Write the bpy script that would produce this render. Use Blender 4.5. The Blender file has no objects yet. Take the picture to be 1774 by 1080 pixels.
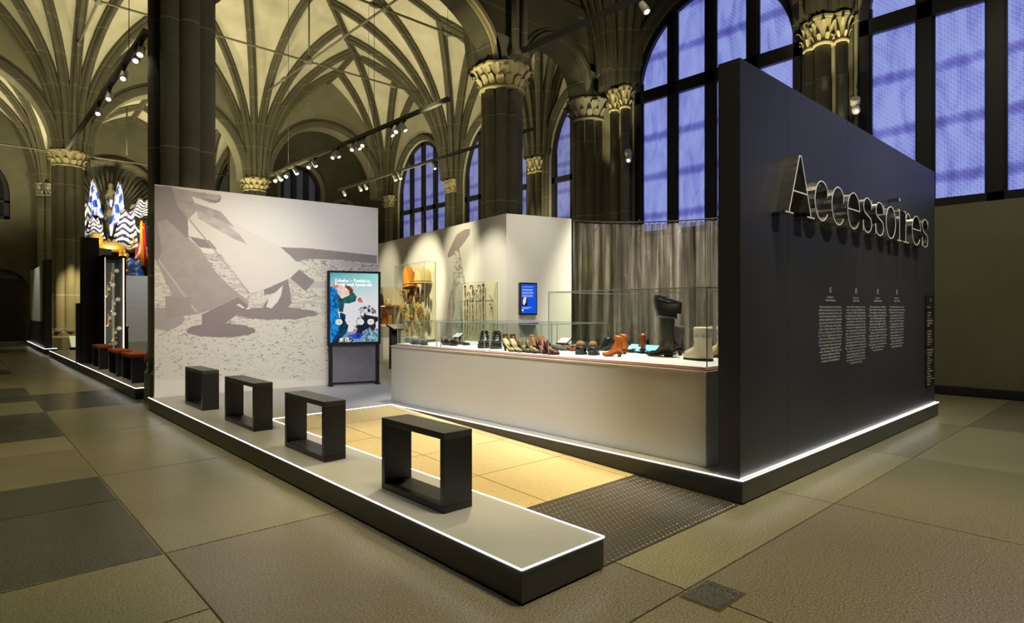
import bpy, bmesh, math, random
import numpy as np
from mathutils import Vector, Matrix
random.seed(7)
rng = np.random.RandomState(3)
S = bpy.context.scene
COL = S.collection
PI = math.pi
H = 1.4                       # eye height
F = 1044.0                    # focal length in photo pixels
FW = (.6764, .7365); RT = (.7365, -.6764)
# ---------------------------------------------------------------- camera
cam_d = bpy.data.cameras.new('camera'); cam = bpy.data.objects.new('camera', cam_d); COL.objects.link(cam)
cam_d.sensor_width = 36; cam_d.lens = F/1774*36; cam_d.shift_y = -3/1774
cam_d.clip_end = 200
cam.location = (0, 0, H)
cam.rotation_euler = (PI/2, 0, math.atan2(FW[1], FW[0]) - PI/2)
S.camera = cam
# ---------------------------------------------------------------- world, exposure
w = bpy.data.worlds.new('world'); S.world = w; w.use_nodes = True
w.node_tree.nodes['Background'].inputs[0].default_value = (.30, .30, .22, 1)
w.node_tree.nodes['Background'].inputs[1].default_value = .10
S.view_settings.view_transform = 'Standard'; S.view_settings.look = 'None'
S.view_settings.gamma = 1; S.view_settings.exposure = 0.0
S.view_settings.use_curve_mapping = False
# ---------------------------------------------------------------- lamps
WARM = (1.0, .86, .50); YEL = (1.0, .80, .36); WHITE = (1.0, .93, .80); COOL = (.45, .55, 1.0)
def spot(loc, tgt, power, color=WARM, angle=60, blend=.6, size=.15):
    l = bpy.data.lights.new('spot_light', 'SPOT'); o = bpy.data.objects.new('spot_light', l); COL.objects.link(o)
    l.energy = power; l.color = color; l.spot_size = math.radians(angle); l.spot_blend = blend; l.shadow_soft_size = size
    o.location = loc
    d = Vector(tgt) - Vector(loc); o.rotation_euler = d.to_track_quat('-Z', 'Y').to_euler()
    return o
def area(loc, tgt, power, color, sx, sy):
    l = bpy.data.lights.new('area_light', 'AREA'); o = bpy.data.objects.new('area_light', l); COL.objects.link(o)
    l.energy = power; l.color = color; l.shape = 'RECTANGLE'; l.size = sx; l.size_y = sy
    o.location = loc
    d = Vector(tgt) - Vector(loc); o.rotation_euler = d.to_track_quat('-Z', 'Y').to_euler()
    return o
VL = (1.0, .88, .53)
# uplights washing the vaults
spot((6.2, 17.0, 3.4), (7.5, 18.5, 13), 1650, VL, 150, .8, .5)
spot((11.6, 17.5, 3.4), (12.5, 19.5, 13), 1150, VL, 140, .8, .5)
spot((7.5, 23.0, 3.2), (9.0, 23.5, 12), 942, VL, 130, .8, .4)
spot((1.0, 20.0, 3.4), (1.0, 21.5, 13), 1800, VL, 150, .8, .5)
spot((5.2, 29.5, 3.4), (5.2, 29.5, 10), 2200, VL, 150, .8, .4)
spot((-.5, 29.5, 3.0), (-.5, 29.5, 10), 1600, VL, 150, .8, .4)
spot((12.3, 27.2, 3.4), (12.3, 27.2, 10), 32, VL, 150, .8, .3)
spot((14.9, 23.6, 3.5), (15.3, 22.6, 10), 435, VL, 90, .8, .2)
spot((14.3, 14.4, 3.5), (15.3, 15.6, 9), 435, VL, 90, .8, .2)
# capital lamps
spot((11.0, 8.6, 4.2), (12.0, 9.45, 6.7), 330, VL, 34, .6, .05)
spot((10.9, 3.7, 4.4), (12.0, 4.4, 6.8), 418, VL, 36, .6, .05)
spot((8.1, 10.9, 4.9), (8.9, 10.35, 6.6), 176, VL, 40, .5, .05)
spot((3.2, 24.6, 4.4), (3.0, 25.8, 6.7), 154, VL, 40, .5, .05)
spot((8.6, 24.5, 4.4), (9.1, 25.8, 6.7), 154, VL, 44, .5, .05)
spot((3.1, 24.2, 4.6), (2.95, 25.6, .8), 1000, YEL, 40, .8, .05)
# near hall: lamps overhead
spot((5.0, 4.5, 10.5), (5.0, 4.5, 0), 598, (1.0, .88, .58), 140, .9, 1.2)
spot((.9, 6.0, 8.5), (.9, 6.0, 0), 1650, (1.0, .86, .50), 50, .9, .5)
spot((.9, 12.0, 7.5), (.9, 12.5, 0), 874, (1.0, .86, .50), 60, .9, .5)
spot((3.5, .6, 8.5), (3.4, 1.0, 0), 2600, (1.0, .86, .52), 50, .9, .5)
spot((7.8, 0.3, 8.5), (7.6, .6, 0), 966, (1.0, .86, .54), 62, .9, .6)
# exhibition lamps on the tracks, then unseen spots added to brighten dark parts
spot((2.0, 5.0, 5.5), (2.9, 9.3, 1.1), 1134, (1.0,.90,.68), 46, .9, .08)
spot((3.6, 5.2, 5.5), (4.2, 9.2, 1.6), 513, (.92,.92,1.0), 48, .9, .08)
spot((4.4, 5.0, 5.6), (3.35, 4.2, 0.1), 1050, (1.0,.80,.42), 40, .45, .06)
spot((2.6, 2.6, 6.2), (2.3, 3.4, 0.1), 430, WHITE, 40, .8, .06)
spot((2.4, 3.6, 5.6), (4.28, 5.2, .5), 1150, (.95,.96,1.0), 46, .9, .06)
spot((5.4, 3.2, 5.6), (4.9, 3.2, .9), 1134, (1.0,.93,.78), 34, .7, .04)
spot((5.3, 4.9, 5.6), (4.9, 4.9, .9), 1134, (1.0,.93,.78), 34, .7, .04)
spot((5.3, 6.4, 5.6), (4.9, 6.4, .9), 918, (1.0,.93,.78), 32, .7, .04)
spot((4.9, 10.6, 4.9), (8.05, 12.0, 1.75), 1350, (1.0,.91,.62), 34, .6, .04)
spot((5.9, 9.6, 5.4), (7.8, 10.2, 2.3), 760, (1.0,.90,.60), 32, .8, .05)
spot((5.0, 7.9, 4.9), (7.7, 9.2, 1.5), 900, (1.0,.91,.66), 32, .7, .04)
spot((6.1, 13.4, 5.4), (8.4, 14.2, 1.4), 702, (1.0,.90,.60), 34, .8, .05)
spot((6.6, 5.6, 5.6), (8.2, 8.2, 1.9), 560, (1.0,.90,.70), 44, .9, .06)
spot((8.9, 7.2, 4.7), (9.9, 7.6, .9), 420, (1.0,.92,.66), 60, .7, .03)
spot((9.9, 5.4, 4.7), (10.9, 6.4, .7), 520, (1.0,.93,.84), 64, .7, .03)
spot((9.0, 7.6, 3.0), (9.35, 7.88, .4), 60, (.75,1.0,.05), 50, .7, .03)
spot((4.6, 7.9, 4.8), (4.6, 7.7, 0), 243, (.30,.42,1.0), 46, .8, .05)
spot((5.2, -1.2, 6.2), (6.4, 2.09, 1.6), 850, (.98,.93,.80), 56, .9, .05)
spot((8.0, -1.0, 6.2), (8.2, 2.09, 1.8), 430, (.98,.93,.80), 50, .9, .05)
spot((2.1, 19.5, 5.4), (2.6, 18.0, 1.0), 162, WHITE, 50, .7, .05)
spot((5.2, 27.0, 4.5), (5.3, 32.9, 5.2), 800, (1.0,.97,.90), 46, .6, .1)
spot((6.5, 27.0, 5.4), (6.4, 30.8, 1.6), 324, (.9,.92,1.0), 50, .8, .1)
spot((9.0, 5.0, 4.2), (10.4, 10.0, 8.2), 520, VL, 50, .9, .2)  # from here unseen spots, added to brighten walls, arch, shafts, partition and stools
spot((6.6, 9.7, 4.6), (8.3, 10.3, 8.0), 420, VL, 50, .8, .1)
spot((9.5, 1.2, 8.5), (12.2, 2.0, 1.6), 420, (1.0,.90,.62), 70, .9, .4)
spot((10.9, 9.0, 3.7), (12.0, 9.45, 6.0), 260, VL, 40, .8, .04)
spot((10.8, 3.9, 3.7), (12.0, 4.4, 6.0), 220, VL, 44, .8, .04)
spot((.3, 26.5, 4.8), (2.05, 27.3, 1.8), 260, (.95,1.0,.80), 50, .7, .1)
spot((2.0, 11.6, 5.3), (2.3, 13.0, .6), 260, WHITE, 50, .7, .05)
S.cycles.transparent_max_bounces = 48
spot((8.4, 4.6, 5.6), (9.9, 7.4, 1.4), 1300, (1.0,.92,.70), 44, .7, .03)
spot((8.2, 3.6, 5.6), (10.8, 6.2, 1.4), 1700, (1.0,.93,.86), 46, .7, .03)
# ================================================================ helpers
def P(px, py, z):
    d = F*(H-z)/(py-537.0); u = (px-887)/F
    return (d*(FW[0]+RT[0]*u), d*(FW[1]+RT[1]*u), z)
def PX(px, x):                                  # y on the vertical plane x = const, and depth
    u = (px-887)/F; d = x/(FW[0]+RT[0]*u); return d*(FW[1]+RT[1]*u), d
def PY(px, y):
    u = (px-887)/F; d = y/(FW[1]+RT[1]*u); return d*(FW[0]+RT[0]*u), d
def proj(x, y, z):                              # only used to read print colours off the flat prints
    d = FW[0]*x+FW[1]*y; return 887+F*(RT[0]*x+RT[1]*y)/d, 537-F*(z-H)/d
def lin(c):
    return tuple(((v/255.)/12.92 if v/255. <= .04045 else ((v/255.+.055)/1.055)**2.4) for v in c)
ORG = {}
def org(o): return ORG.get(o.name, Vector((0, 0, 0))) if o else Vector((0, 0, 0))
def tag(o, label=None, cat=None, group=None, kind=None):
    if label: o['label'] = label
    if cat: o['category'] = cat
    if group: o['group'] = group
    if kind: o['kind'] = kind
    return o
def thing(name, label, cat, loc=(0, 0, 0), group=None, rz=0):
    o = bpy.data.objects.new(name, None); COL.objects.link(o); o.empty_display_size = .1
    o.location = loc; o.rotation_euler.z = rz; ORG[o.name] = Vector(loc)
    return tag(o, label, cat, group)
class MB:
    def __init__(s): s.v = []; s.f = []; s.sm = []
    def add(s, vs, fs, smooth=False):
        n = len(s.v); s.v += [tuple(p) for p in vs]
        for f in fs: s.f.append([i+n for i in f]); s.sm.append(smooth)
        return s
    def box(s, x0, x1, y0, y1, z0, z1):
        v = [(x0,y0,z0),(x1,y0,z0),(x1,y1,z0),(x0,y1,z0),(x0,y0,z1),(x1,y0,z1),(x1,y1,z1),(x0,y1,z1)]
        return s.add(v, [[0,3,2,1],[4,5,6,7],[0,1,5,4],[1,2,6,5],[2,3,7,6],[3,0,4,7]])
    def obox(s, p0, p1, t, z0, z1):             # wall box from p0 to p1 (plan), thickness t to the left
        a = Vector(p0[:2]); b = Vector(p1[:2]); n = Vector((-(b-a).y, (b-a).x)).normalized()*t
        q = [a, b, b+n, a+n]
        return s.prism([(p.x, p.y) for p in q], z0, z1)
    def prism(s, poly, z0, z1):
        n = len(poly); ar = sum(poly[i][0]*poly[(i+1)%n][1]-poly[(i+1)%n][0]*poly[i][1] for i in range(n))
        if ar < 0: poly = poly[::-1]
        v = [(x,y,z0) for x,y in poly]+[(x,y,z1) for x,y in poly]
        f = [list(range(n))[::-1], list(range(n,2*n))]+[[i,(i+1)%n,n+(i+1)%n,n+i] for i in range(n)]
        return s.add(v, f)
    def loft(s, rings, cap=True, closed=True, smooth=True):
        n = len(rings[0]); v = [p for r in rings for p in r]; f = []
        for k in range(len(rings)-1):
            for i in range(n if closed else n-1):
                j = (i+1)%n; f.append([k*n+i, k*n+j, (k+1)*n+j, (k+1)*n+i])
        s.add(v, f, smooth)
        if cap and closed:
            m = len(s.v)-len(v); s.f.append([m+i for i in range(n)][::-1]); s.sm.append(False)
            s.f.append([m+(len(rings)-1)*n+i for i in range(n)]); s.sm.append(False)
        return s
    def lathe(s, prof, c=(0,0), n=16, smooth=True, rot=0):
        return s.loft([[(c[0]+r*math.cos(rot+2*PI*i/n), c[1]+r*math.sin(rot+2*PI*i/n), z) for i in range(n)] for r, z in prof], smooth=smooth)
    def tube(s, pts, r, n=8, smooth=True):
        pts = [Vector(p) for p in pts]; rings = []
        for k, p in enumerate(pts):
            t = (pts[min(k+1,len(pts)-1)]-pts[max(k-1,0)]).normalized()
            a = t.cross(Vector((0,0,1)))
            if a.length < 1e-3: a = Vector((1,0,0))
            a.normalize(); b = t.cross(a); rr = r[k] if isinstance(r, (list, tuple)) else r
            rings.append([tuple(p+a*rr*math.cos(2*PI*i/n)+b*rr*math.sin(2*PI*i/n)) for i in range(n)])
        return s.loft(rings, smooth=smooth)
    def ball(s, c, rx, ry, rz, n=10, m=6, jit=0):
        rings = []
        for k in range(1, m):
            t = PI*k/m
            rings.append([(c[0]+rx*math.sin(t)*math.cos(2*PI*i/n)*(1+jit*random.uniform(-1,1)), c[1]+ry*math.sin(t)*math.sin(2*PI*i/n)*(1+jit*random.uniform(-1,1)), c[2]-rz*math.cos(t)) for i in range(n)])
        return s.loft(rings)
    def mesh(s, name, m):
        me = bpy.data.meshes.new(name); me.from_pydata(s.v, [], s.f); me.update()
        me.polygons.foreach_set('use_smooth', s.sm)
        for x in (m if isinstance(m, list) else [m]): me.materials.append(x)
        bm = bmesh.new(); bm.from_mesh(me); bmesh.ops.recalc_face_normals(bm, faces=bm.faces); bm.to_mesh(me); bm.free()
        return me
    def build(s, name, m, parent=None, world=False, bevel=0):
        me = s.mesh(name, m); o = bpy.data.objects.new(name, me); COL.objects.link(o)
        if parent:
            o.parent = parent
            if world: o.location = -org(parent); ORG[o.name] = Vector((0,0,0))
            else: ORG[o.name] = org(parent)
        if bevel:
            b = o.modifiers.new('bevel', 'BEVEL'); b.width = bevel; b.segments = 2; b.limit_method = 'ANGLE'
        return o
def struct(o): o['kind'] = 'structure'; return o
def link(name, me, parent, loc=(0,0,0), rot=(0,0,0), sc=(1,1,1)):
    o = bpy.data.objects.new(name, me); COL.objects.link(o); o.parent = parent
    o.location = loc; o.rotation_euler = rot; o.scale = sc; return o
def copy_tree(o, parent=None):
    c = o.copy(); COL.objects.link(c); c.parent = parent
    for ch in list(o.children): copy_tree(ch, c)
    return c
# ---------------------------------------------------------------- materials
def mat(name, col, rough=.6, metal=0, noise=0, scale=8, bump=0, emit=0, spec=.5, col2=None, alpha=1, trans=0, sheen=0, rand=0, ior=1.45):
    m = bpy.data.materials.new(name); m.use_nodes = True; nt = m.node_tree; b = nt.nodes['Principled BSDF']
    c = (*col, 1)
    b.inputs['Base Color'].default_value = c; b.inputs['Roughness'].default_value = rough; b.inputs['Metallic'].default_value = metal
    b.inputs['Specular IOR Level'].default_value = spec; b.inputs['IOR'].default_value = ior
    if alpha < 1: b.inputs['Alpha'].default_value = alpha
    if trans: b.inputs['Transmission Weight'].default_value = trans
    if emit: b.inputs['Emission Color'].default_value = c; b.inputs['Emission Strength'].default_value = emit
    if noise or bump:
        tc = nt.nodes.new('ShaderNodeTexCoord'); n = nt.nodes.new('ShaderNodeTexNoise'); n.inputs['Scale'].default_value = scale; n.inputs['Detail'].default_value = 5
        nt.links.new(tc.outputs['Object'], n.inputs['Vector'])
        if noise:
            r = nt.nodes.new('ShaderNodeMix'); r.data_type = 'RGBA'
            mr = nt.nodes.new('ShaderNodeMapRange'); mr.inputs[1].default_value = .3; mr.inputs[2].default_value = .7
            nt.links.new(n.outputs['Fac'], mr.inputs[0]); nt.links.new(mr.outputs[0], r.inputs['Factor'])
            c2 = col2 or tuple(v*(1-noise) for v in col)
            r.inputs['A'].default_value = c; r.inputs['B'].default_value = (*c2, 1)
            nt.links.new(r.outputs['Result'], b.inputs['Base Color'])
        if bump:
            bp = nt.nodes.new('ShaderNodeBump'); bp.inputs['Strength'].default_value = bump; bp.inputs['Distance'].default_value = .02
            nt.links.new(n.outputs['Fac'], bp.inputs['Height']); nt.links.new(bp.outputs[0], b.inputs['Normal'])
    return m
def slab_mat(name, c1, c2, rough, speck=.8, randamt=.6, scale=260):
    """cast stone slab: fine speckle, per-slab tone, worn gloss"""
    m = mat(name, c1, rough); nt = m.node_tree; b = nt.nodes['Principled BSDF']; L = nt.links.new
    tc = nt.nodes.new('ShaderNodeNewGeometry'); n = nt.nodes.new('ShaderNodeTexNoise'); n.inputs['Scale'].default_value = scale*.36; n.inputs['Detail'].default_value = 6; n.inputs['Roughness'].default_value = .75
    n2 = nt.nodes.new('ShaderNodeTexNoise'); n2.inputs['Scale'].default_value = .9; n2.inputs['Detail'].default_value = 4
    L(tc.outputs['Position'], n.inputs['Vector']); L(tc.outputs['Position'], n2.inputs['Vector'])
    oi = nt.nodes.new('ShaderNodeObjectInfo')
    mx = nt.nodes.new('ShaderNodeMix'); mx.data_type = 'RGBA'; mx.inputs['A'].default_value = (*c1, 1); mx.inputs['B'].default_value = (*c2, 1)
    ma = nt.nodes.new('ShaderNodeMath'); ma.operation = 'MULTIPLY_ADD'; ma.inputs[1].default_value = randamt; ma.inputs[2].default_value = (1-randamt)/2
    L(oi.outputs['Random'], ma.inputs[0])
    m2 = nt.nodes.new('ShaderNodeMath'); m2.operation = 'MULTIPLY_ADD'; m2.inputs[1].default_value = .7
    L(n2.outputs['Fac'], m2.inputs[0]); s_ = nt.nodes.new('ShaderNodeMath'); s_.operation = 'SUBTRACT'; s_.inputs[1].default_value = .35; L(ma.outputs[0], s_.inputs[0]); L(s_.outputs[0], m2.inputs[2])
    L(m2.outputs[0], mx.inputs['Factor'])
    mr = nt.nodes.new('ShaderNodeMapRange'); mr.inputs[1].default_value = .36; mr.inputs[2].default_value = .64; mr.inputs[3].default_value = 1-speck; mr.inputs[4].default_value = 1+speck
    L(n.outputs['Fac'], mr.inputs[0])
    mm = nt.nodes.new('ShaderNodeVectorMath'); mm.operation = 'SCALE'; L(mx.outputs['Result'], mm.inputs[0]); L(mr.outputs[0], mm.inputs['Scale']); L(mm.outputs[0], b.inputs['Base Color'])
    r2 = nt.nodes.new('ShaderNodeMapRange'); r2.inputs[1].default_value = .3; r2.inputs[2].default_value = .7; r2.inputs[3].default_value = rough*.92; r2.inputs[4].default_value = rough*1.1
    L(n2.outputs['Fac'], r2.inputs[0]); L(r2.outputs[0], b.inputs['Roughness'])
    bp = nt.nodes.new('ShaderNodeBump'); bp.inputs['Strength'].default_value = .08; bp.inputs['Distance'].default_value = .002; L(n.outputs['Fac'], bp.inputs['Height']); L(bp.outputs[0], b.inputs['Normal'])
    return m
def stone_mat(name, c1, c2, joint=None, rough=.85):
    """sandstone: soft mottling and fine light mortar joints in z"""
    m = mat(name, c1, rough, noise=.01, scale=1.6, col2=c2, bump=0); nt = m.node_tree; b = nt.nodes['Principled BSDF']; L = nt.links.new
    if joint:
        g = nt.nodes.new('ShaderNodeNewGeometry'); sp = nt.nodes.new('ShaderNodeSeparateXYZ'); L(g.outputs['Position'], sp.inputs[0])
        a = nt.nodes.new('ShaderNodeMath'); a.operation = 'MODULO'; a.inputs[1].default_value = joint; L(sp.outputs['Z'], a.inputs[0])
        c = nt.nodes.new('ShaderNodeMath'); c.operation = 'LESS_THAN'; c.inputs[1].default_value = .02; L(a.outputs[0], c.inputs[0])
        mx = nt.nodes.new('ShaderNodeMix'); mx.data_type = 'RGBA'; old = b.inputs['Base Color'].links[0].from_socket
        mx.inputs['B'].default_value = tuple(min(1, v*1.9) for v in c1)+(1,)
        L(c.outputs[0], mx.inputs['Factor']); L(old, mx.inputs['A']); L(mx.outputs['Result'], b.inputs['Base Color'])
    return m
M = dict(
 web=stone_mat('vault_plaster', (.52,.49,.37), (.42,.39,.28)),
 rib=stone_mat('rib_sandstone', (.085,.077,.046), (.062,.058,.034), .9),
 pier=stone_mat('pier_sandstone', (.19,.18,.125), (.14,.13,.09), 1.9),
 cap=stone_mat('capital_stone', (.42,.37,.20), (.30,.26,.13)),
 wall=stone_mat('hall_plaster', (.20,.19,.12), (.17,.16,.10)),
 walld=stone_mat('dim_hall_plaster', (.10,.095,.06), (.075,.07,.045)),  # shaded copy of the hall plaster, dimness put into its colour
 winframe=mat('window_frame_paint', (.018,.018,.02), .45),
 whitewall=mat('white_panel_paint', (.74,.73,.70), .55, noise=.03, scale=1.2),
 counter=mat('counter_lacquer', (.66,.65,.60), .32, noise=.04, scale=1.0),
 platform=mat('platform_linoleum', (.33,.33,.31), .42, noise=.08, scale=2.0, bump=.02),
 skirt=mat('platform_skirt', (.05,.05,.045), .35),
 dark=mat('dark_panel_paint', (.035,.037,.045), .38, noise=.12, scale=1.1),
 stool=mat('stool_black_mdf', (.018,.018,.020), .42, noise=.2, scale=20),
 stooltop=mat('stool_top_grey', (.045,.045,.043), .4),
 led=mat('led_strip', (1,1,.96), .5, emit=6),
 ledc=mat('led_strip_cool', (.93,1,.98), .5, emit=7),
 black=mat('black_metal', (.012,.012,.013), .4),
 rail=mat('track_metal', (.05,.05,.04), .5, metal=.3),
 steel=mat('brushed_steel', (.55,.54,.50), .22, metal=1),
 rod=mat('iron_rod', (.13,.12,.08), .6),
 edge=mat('glass_edge', (.42,.45,.44), .2, alpha=.85),
 white=mat('white_board', (.85,.84,.82), .5),
 copper=mat('copper_edge', (.45,.20,.12), .35, metal=.4),
 red=mat('rust_felt', (.42,.075,.02), .9, noise=.3, scale=60),
 lampface=mat('lamp_face', (1,.97,.85), .5, emit=14),
 tan=slab_mat('tan_slab', (.50,.385,.175), (.42,.32,.14), .45, .30, .5),
 slab=slab_mat('floor_slab', (.235,.22,.135), (.12,.112,.07), .30),
 slabd=slab_mat('dark_floor_slab', (.075,.078,.065), (.045,.047,.04), .26),
 slabb=slab_mat('brown_floor_slab', (.185,.168,.118), (.12,.108,.075), .30),
 joint=mat('slab_joint', (.26,.24,.15), .8),
)
def glass_mat(name, tint=(1,1,1), a=.06):
    m = bpy.data.materials.new(name); m.use_nodes = True; nt = m.node_tree; nt.nodes.clear(); L = nt.links.new
    o = nt.nodes.new('ShaderNodeOutputMaterial'); t = nt.nodes.new('ShaderNodeBsdfTransparent'); g = nt.nodes.new('ShaderNodeBsdfGlossy')
    g.inputs['Roughness'].default_value = .02; t.inputs[0].default_value = (*tint, 1)
    x = nt.nodes.new('ShaderNodeMixShader'); lw = nt.nodes.new('ShaderNodeLayerWeight'); lw.inputs[0].default_value = .5; f = nt.nodes.new('ShaderNodeMapRange'); f.inputs[1].default_value = .3; f.inputs[3].default_value = .025; f.inputs[4].default_value = .22; L(lw.outputs['Facing'], f.inputs[0])
    L(f.outputs[0], x.inputs[0]); L(t.outputs[0], x.inputs[1]); L(g.outputs[0], x.inputs[2]); L(x.outputs[0], o.inputs[0])
    return m
M['glass'] = glass_mat('case_glass', (.97,.985,.975))
def pane_mat():
    """frosted window with a woven blind behind, dusk light coming through"""
    m = mat('blind_lit_pane', (.10,.10,.2), .12, spec=.6); nt = m.node_tree; b = nt.nodes['Principled BSDF']; L = nt.links.new
    g = nt.nodes.new('ShaderNodeNewGeometry')
    n = nt.nodes.new('ShaderNodeTexNoise'); n.inputs['Scale'].default_value = 3.2; n.inputs['Detail'].default_value = 3; n.inputs['Distortion'].default_value = 1.2
    mp = nt.nodes.new('ShaderNodeMapping'); mp.inputs['Scale'].default_value = (1, 1, .35); L(g.outputs['Position'], mp.inputs[0]); L(mp.outputs[0], n.inputs['Vector'])
    mg = nt.nodes.new('ShaderNodeTexMagic'); mg.inputs['Scale'].default_value = 14; mg.inputs['Distortion'].default_value = 2.2; mg.turbulence_depth = 3; L(g.outputs['Position'], mg.inputs['Vector'])
    wv = nt.nodes.new('ShaderNodeTexWave'); wv.bands_direction = 'Z'; wv.inputs['Scale'].default_value = .33; wv.inputs['Distortion'].default_value = .5; wv.inputs['Phase Offset'].default_value = 1.0; L(g.outputs['Position'], wv.inputs['Vector'])
    p = nt.nodes.new('ShaderNodeMapRange'); p.inputs[1].default_value = 0; p.inputs[2].default_value = .16; p.inputs[3].default_value = .62; p.inputs[4].default_value = 1.0; L(wv.outputs['Fac'], p.inputs[0])  # darker bands: shadows of the leading put into the pane's glow
    q = nt.nodes.new('ShaderNodeMapRange'); q.inputs[1].default_value = .3; q.inputs[2].default_value = .7; q.inputs[3].default_value = .72; q.inputs[4].default_value = 1.15; L(n.outputs['Fac'], q.inputs[0])
    r = nt.nodes.new('ShaderNodeMapRange'); r.inputs[3].default_value = .66; r.inputs[4].default_value = 1.34; L(mg.outputs['Fac'], r.inputs[0])
    a = nt.nodes.new('ShaderNodeMath'); a.operation = 'MULTIPLY'; L(p.outputs[0], a.inputs[0]); L(q.outputs[0], a.inputs[1])
    c = nt.nodes.new('ShaderNodeMath'); c.operation = 'MULTIPLY'; L(a.outputs[0], c.inputs[0]); L(r.outputs[0], c.inputs[1])
    cr = nt.nodes.new('ShaderNodeValToRGB'); e = cr.color_ramp.elements
    e[0].position = .35; e[0].color = (*lin((62,62,140)), 1); e[1].position = 1.0; e[1].color = (*lin((165,180,250)), 1)
    x = e.new(.72); x.color = (*lin((118,126,222)), 1)
    L(c.outputs[0], cr.inputs[0]); L(cr.outputs[0], b.inputs['Emission Color'])
    return m
M['pane'] = pane_mat(); M['pane'].node_tree.nodes['Principled BSDF'].inputs['Emission Strength'].default_value = .74
M['panef'] = M['pane'].copy(); M['panef'].name = 'dim_blind_lit_pane'; M['panef'].node_tree.nodes['Principled BSDF'].inputs['Emission Strength'].default_value = .42
M['paned'] = mat('dark_window_pane', (.05,.055,.07), .1, emit=.35)
def grate_mat():
    m = mat('chequer_plate', (.06,.055,.045), .38, metal=.35); nt = m.node_tree; b = nt.nodes['Principled BSDF']; L = nt.links.new
    return m
M['grate'] = grate_mat(); M['bead'] = mat('plate_bead', (.20,.165,.11), .35, metal=.5)
def vcol_mat(name, rough=.55, emit=0):
    m = mat(name, (.5,.5,.5), rough); nt = m.node_tree; b = nt.nodes['Principled BSDF']
    a = nt.nodes.new('ShaderNodeVertexColor'); a.layer_name = 'print'
    nt.links.new(a.outputs[0], b.inputs['Base Color'])
    if emit:
        b.inputs['Base Color'].default_value = (0,0,0,1); nt.links.remove(b.inputs['Base Color'].links[0])
        nt.links.new(a.outputs[0], b.inputs['Emission Color']); b.inputs['Emission Strength'].default_value = emit
    return m
def print_grid(name, o, du, dv, nx, ny, fn, m, parent):
    """flat printed sheet: corner o, edge vectors du, dv; fn(px,py,s,t)->rgb gives its picture"""
    o = Vector(o); du = Vector(du); dv = Vector(dv)
    s, t = np.meshgrid(np.linspace(0,1,nx), np.linspace(0,1,ny)); s = s.ravel(); t = t.ravel()
    p = np.array(o)[None]+s[:,None]*np.array(du)[None]+t[:,None]*np.array(dv)[None]
    d = FW[0]*p[:,0]+FW[1]*p[:,1]; px = 887+F*(RT[0]*p[:,0]+RT[1]*p[:,1])/d; py = 537-F*(p[:,2]-H)/d
    c = fn(px, py, s, t)
    me = bpy.data.meshes.new(name)
    i = np.arange((nx-1)*(ny-1)); r = i//(nx-1); q = i%(nx-1); a = r*nx+q
    fs = np.stack([a, a+1, a+nx+1, a+nx], 1)
    me.vertices.add(len(p)); me.vertices.foreach_set('co', p.ravel())
    me.loops.add(fs.size); me.loops.foreach_set('vertex_index', fs.ravel().astype(np.int32))
    me.polygons.add(len(fs)); me.polygons.foreach_set('loop_start', (np.arange(len(fs))*4).astype(np.int32))
    me.update(calc_edges=True); me.validate()
    ca = me.color_attributes.new('print', 'FLOAT_COLOR', 'POINT')
    ca.data.foreach_set('color', np.concatenate([c, np.ones((len(c),1))], 1).astype(np.float32).ravel())
    me.materials.append(m)
    ob = bpy.data.objects.new(name, me); COL.objects.link(ob)
    if parent: ob.parent = parent; ob.location = -org(parent)
    return ob
def inpoly(px, py, poly):
    r = np.zeros(len(px), bool); n = len(poly)
    for i in range(n):
        x0, y0 = poly[i]; x1, y1 = poly[(i+1)%n]
        if y0 == y1: continue
        c = ((py < y0) != (py < y1)) & (px < (x1-x0)*(py-y0)/(y1-y0)+x0); r ^= c
    return r
def smooth_noise(px, py, sx, sy, seed=0):
    g = np.random.RandomState(seed).rand(128,128); x = px/sx; y = py/sy
    xi = np.floor(x).astype(int); yi = np.floor(y).astype(int); fx = x-xi; fy = y-yi
    a = g[yi%128, xi%128]; b = g[yi%128,(xi+1)%128]; c = g[(yi+1)%128, xi%128]; d = g[(yi+1)%128,(xi+1)%128]
    return (a*(1-fx)+b*fx)*(1-fy)+(c*(1-fx)+d*fx)*fy
def text_mesh(txt, size, name, m, parent, mtx, align='LEFT', line=1.0, ext=0, width=None):
    c = bpy.data.curves.new(name, 'FONT'); c.body = txt; c.size = size; c.align_x = align; c.space_line = line; c.extrude = ext
    c.resolution_u = 1; c.fill_mode = 'FRONT' if not ext else 'BOTH'
    o = bpy.data.objects.new(name, c); COL.objects.link(o); bpy.context.view_layer.update()
    me = bpy.data.meshes.new_from_object(o.evaluated_get(bpy.context.evaluated_depsgraph_get()))
    bpy.data.objects.remove(o); bpy.data.curves.remove(c)
    if width and len(me.vertices):
        xs = [v.co.x for v in me.vertices]; k = width/(max(xs)-min(xs)); me.transform(Matrix.Diagonal((k,1,1,1)))
    me.transform(mtx); me.materials.clear(); me.materials.append(m); me.name = name
    o = bpy.data.objects.new(name, me); COL.objects.link(o)
    if parent: o.parent = parent; o.location = -org(parent)
    return o
def frame_mtx(o, u, v):                      # text x along u, y along v
    u = Vector(u).normalized(); v = Vector(v).normalized(); n = u.cross(v)
    m = Matrix.Identity(4)
    for i in range(3): m[i][0] = u[i]; m[i][1] = v[i]; m[i][2] = n[i]; m[i][3] = o[i]
    return m
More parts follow.
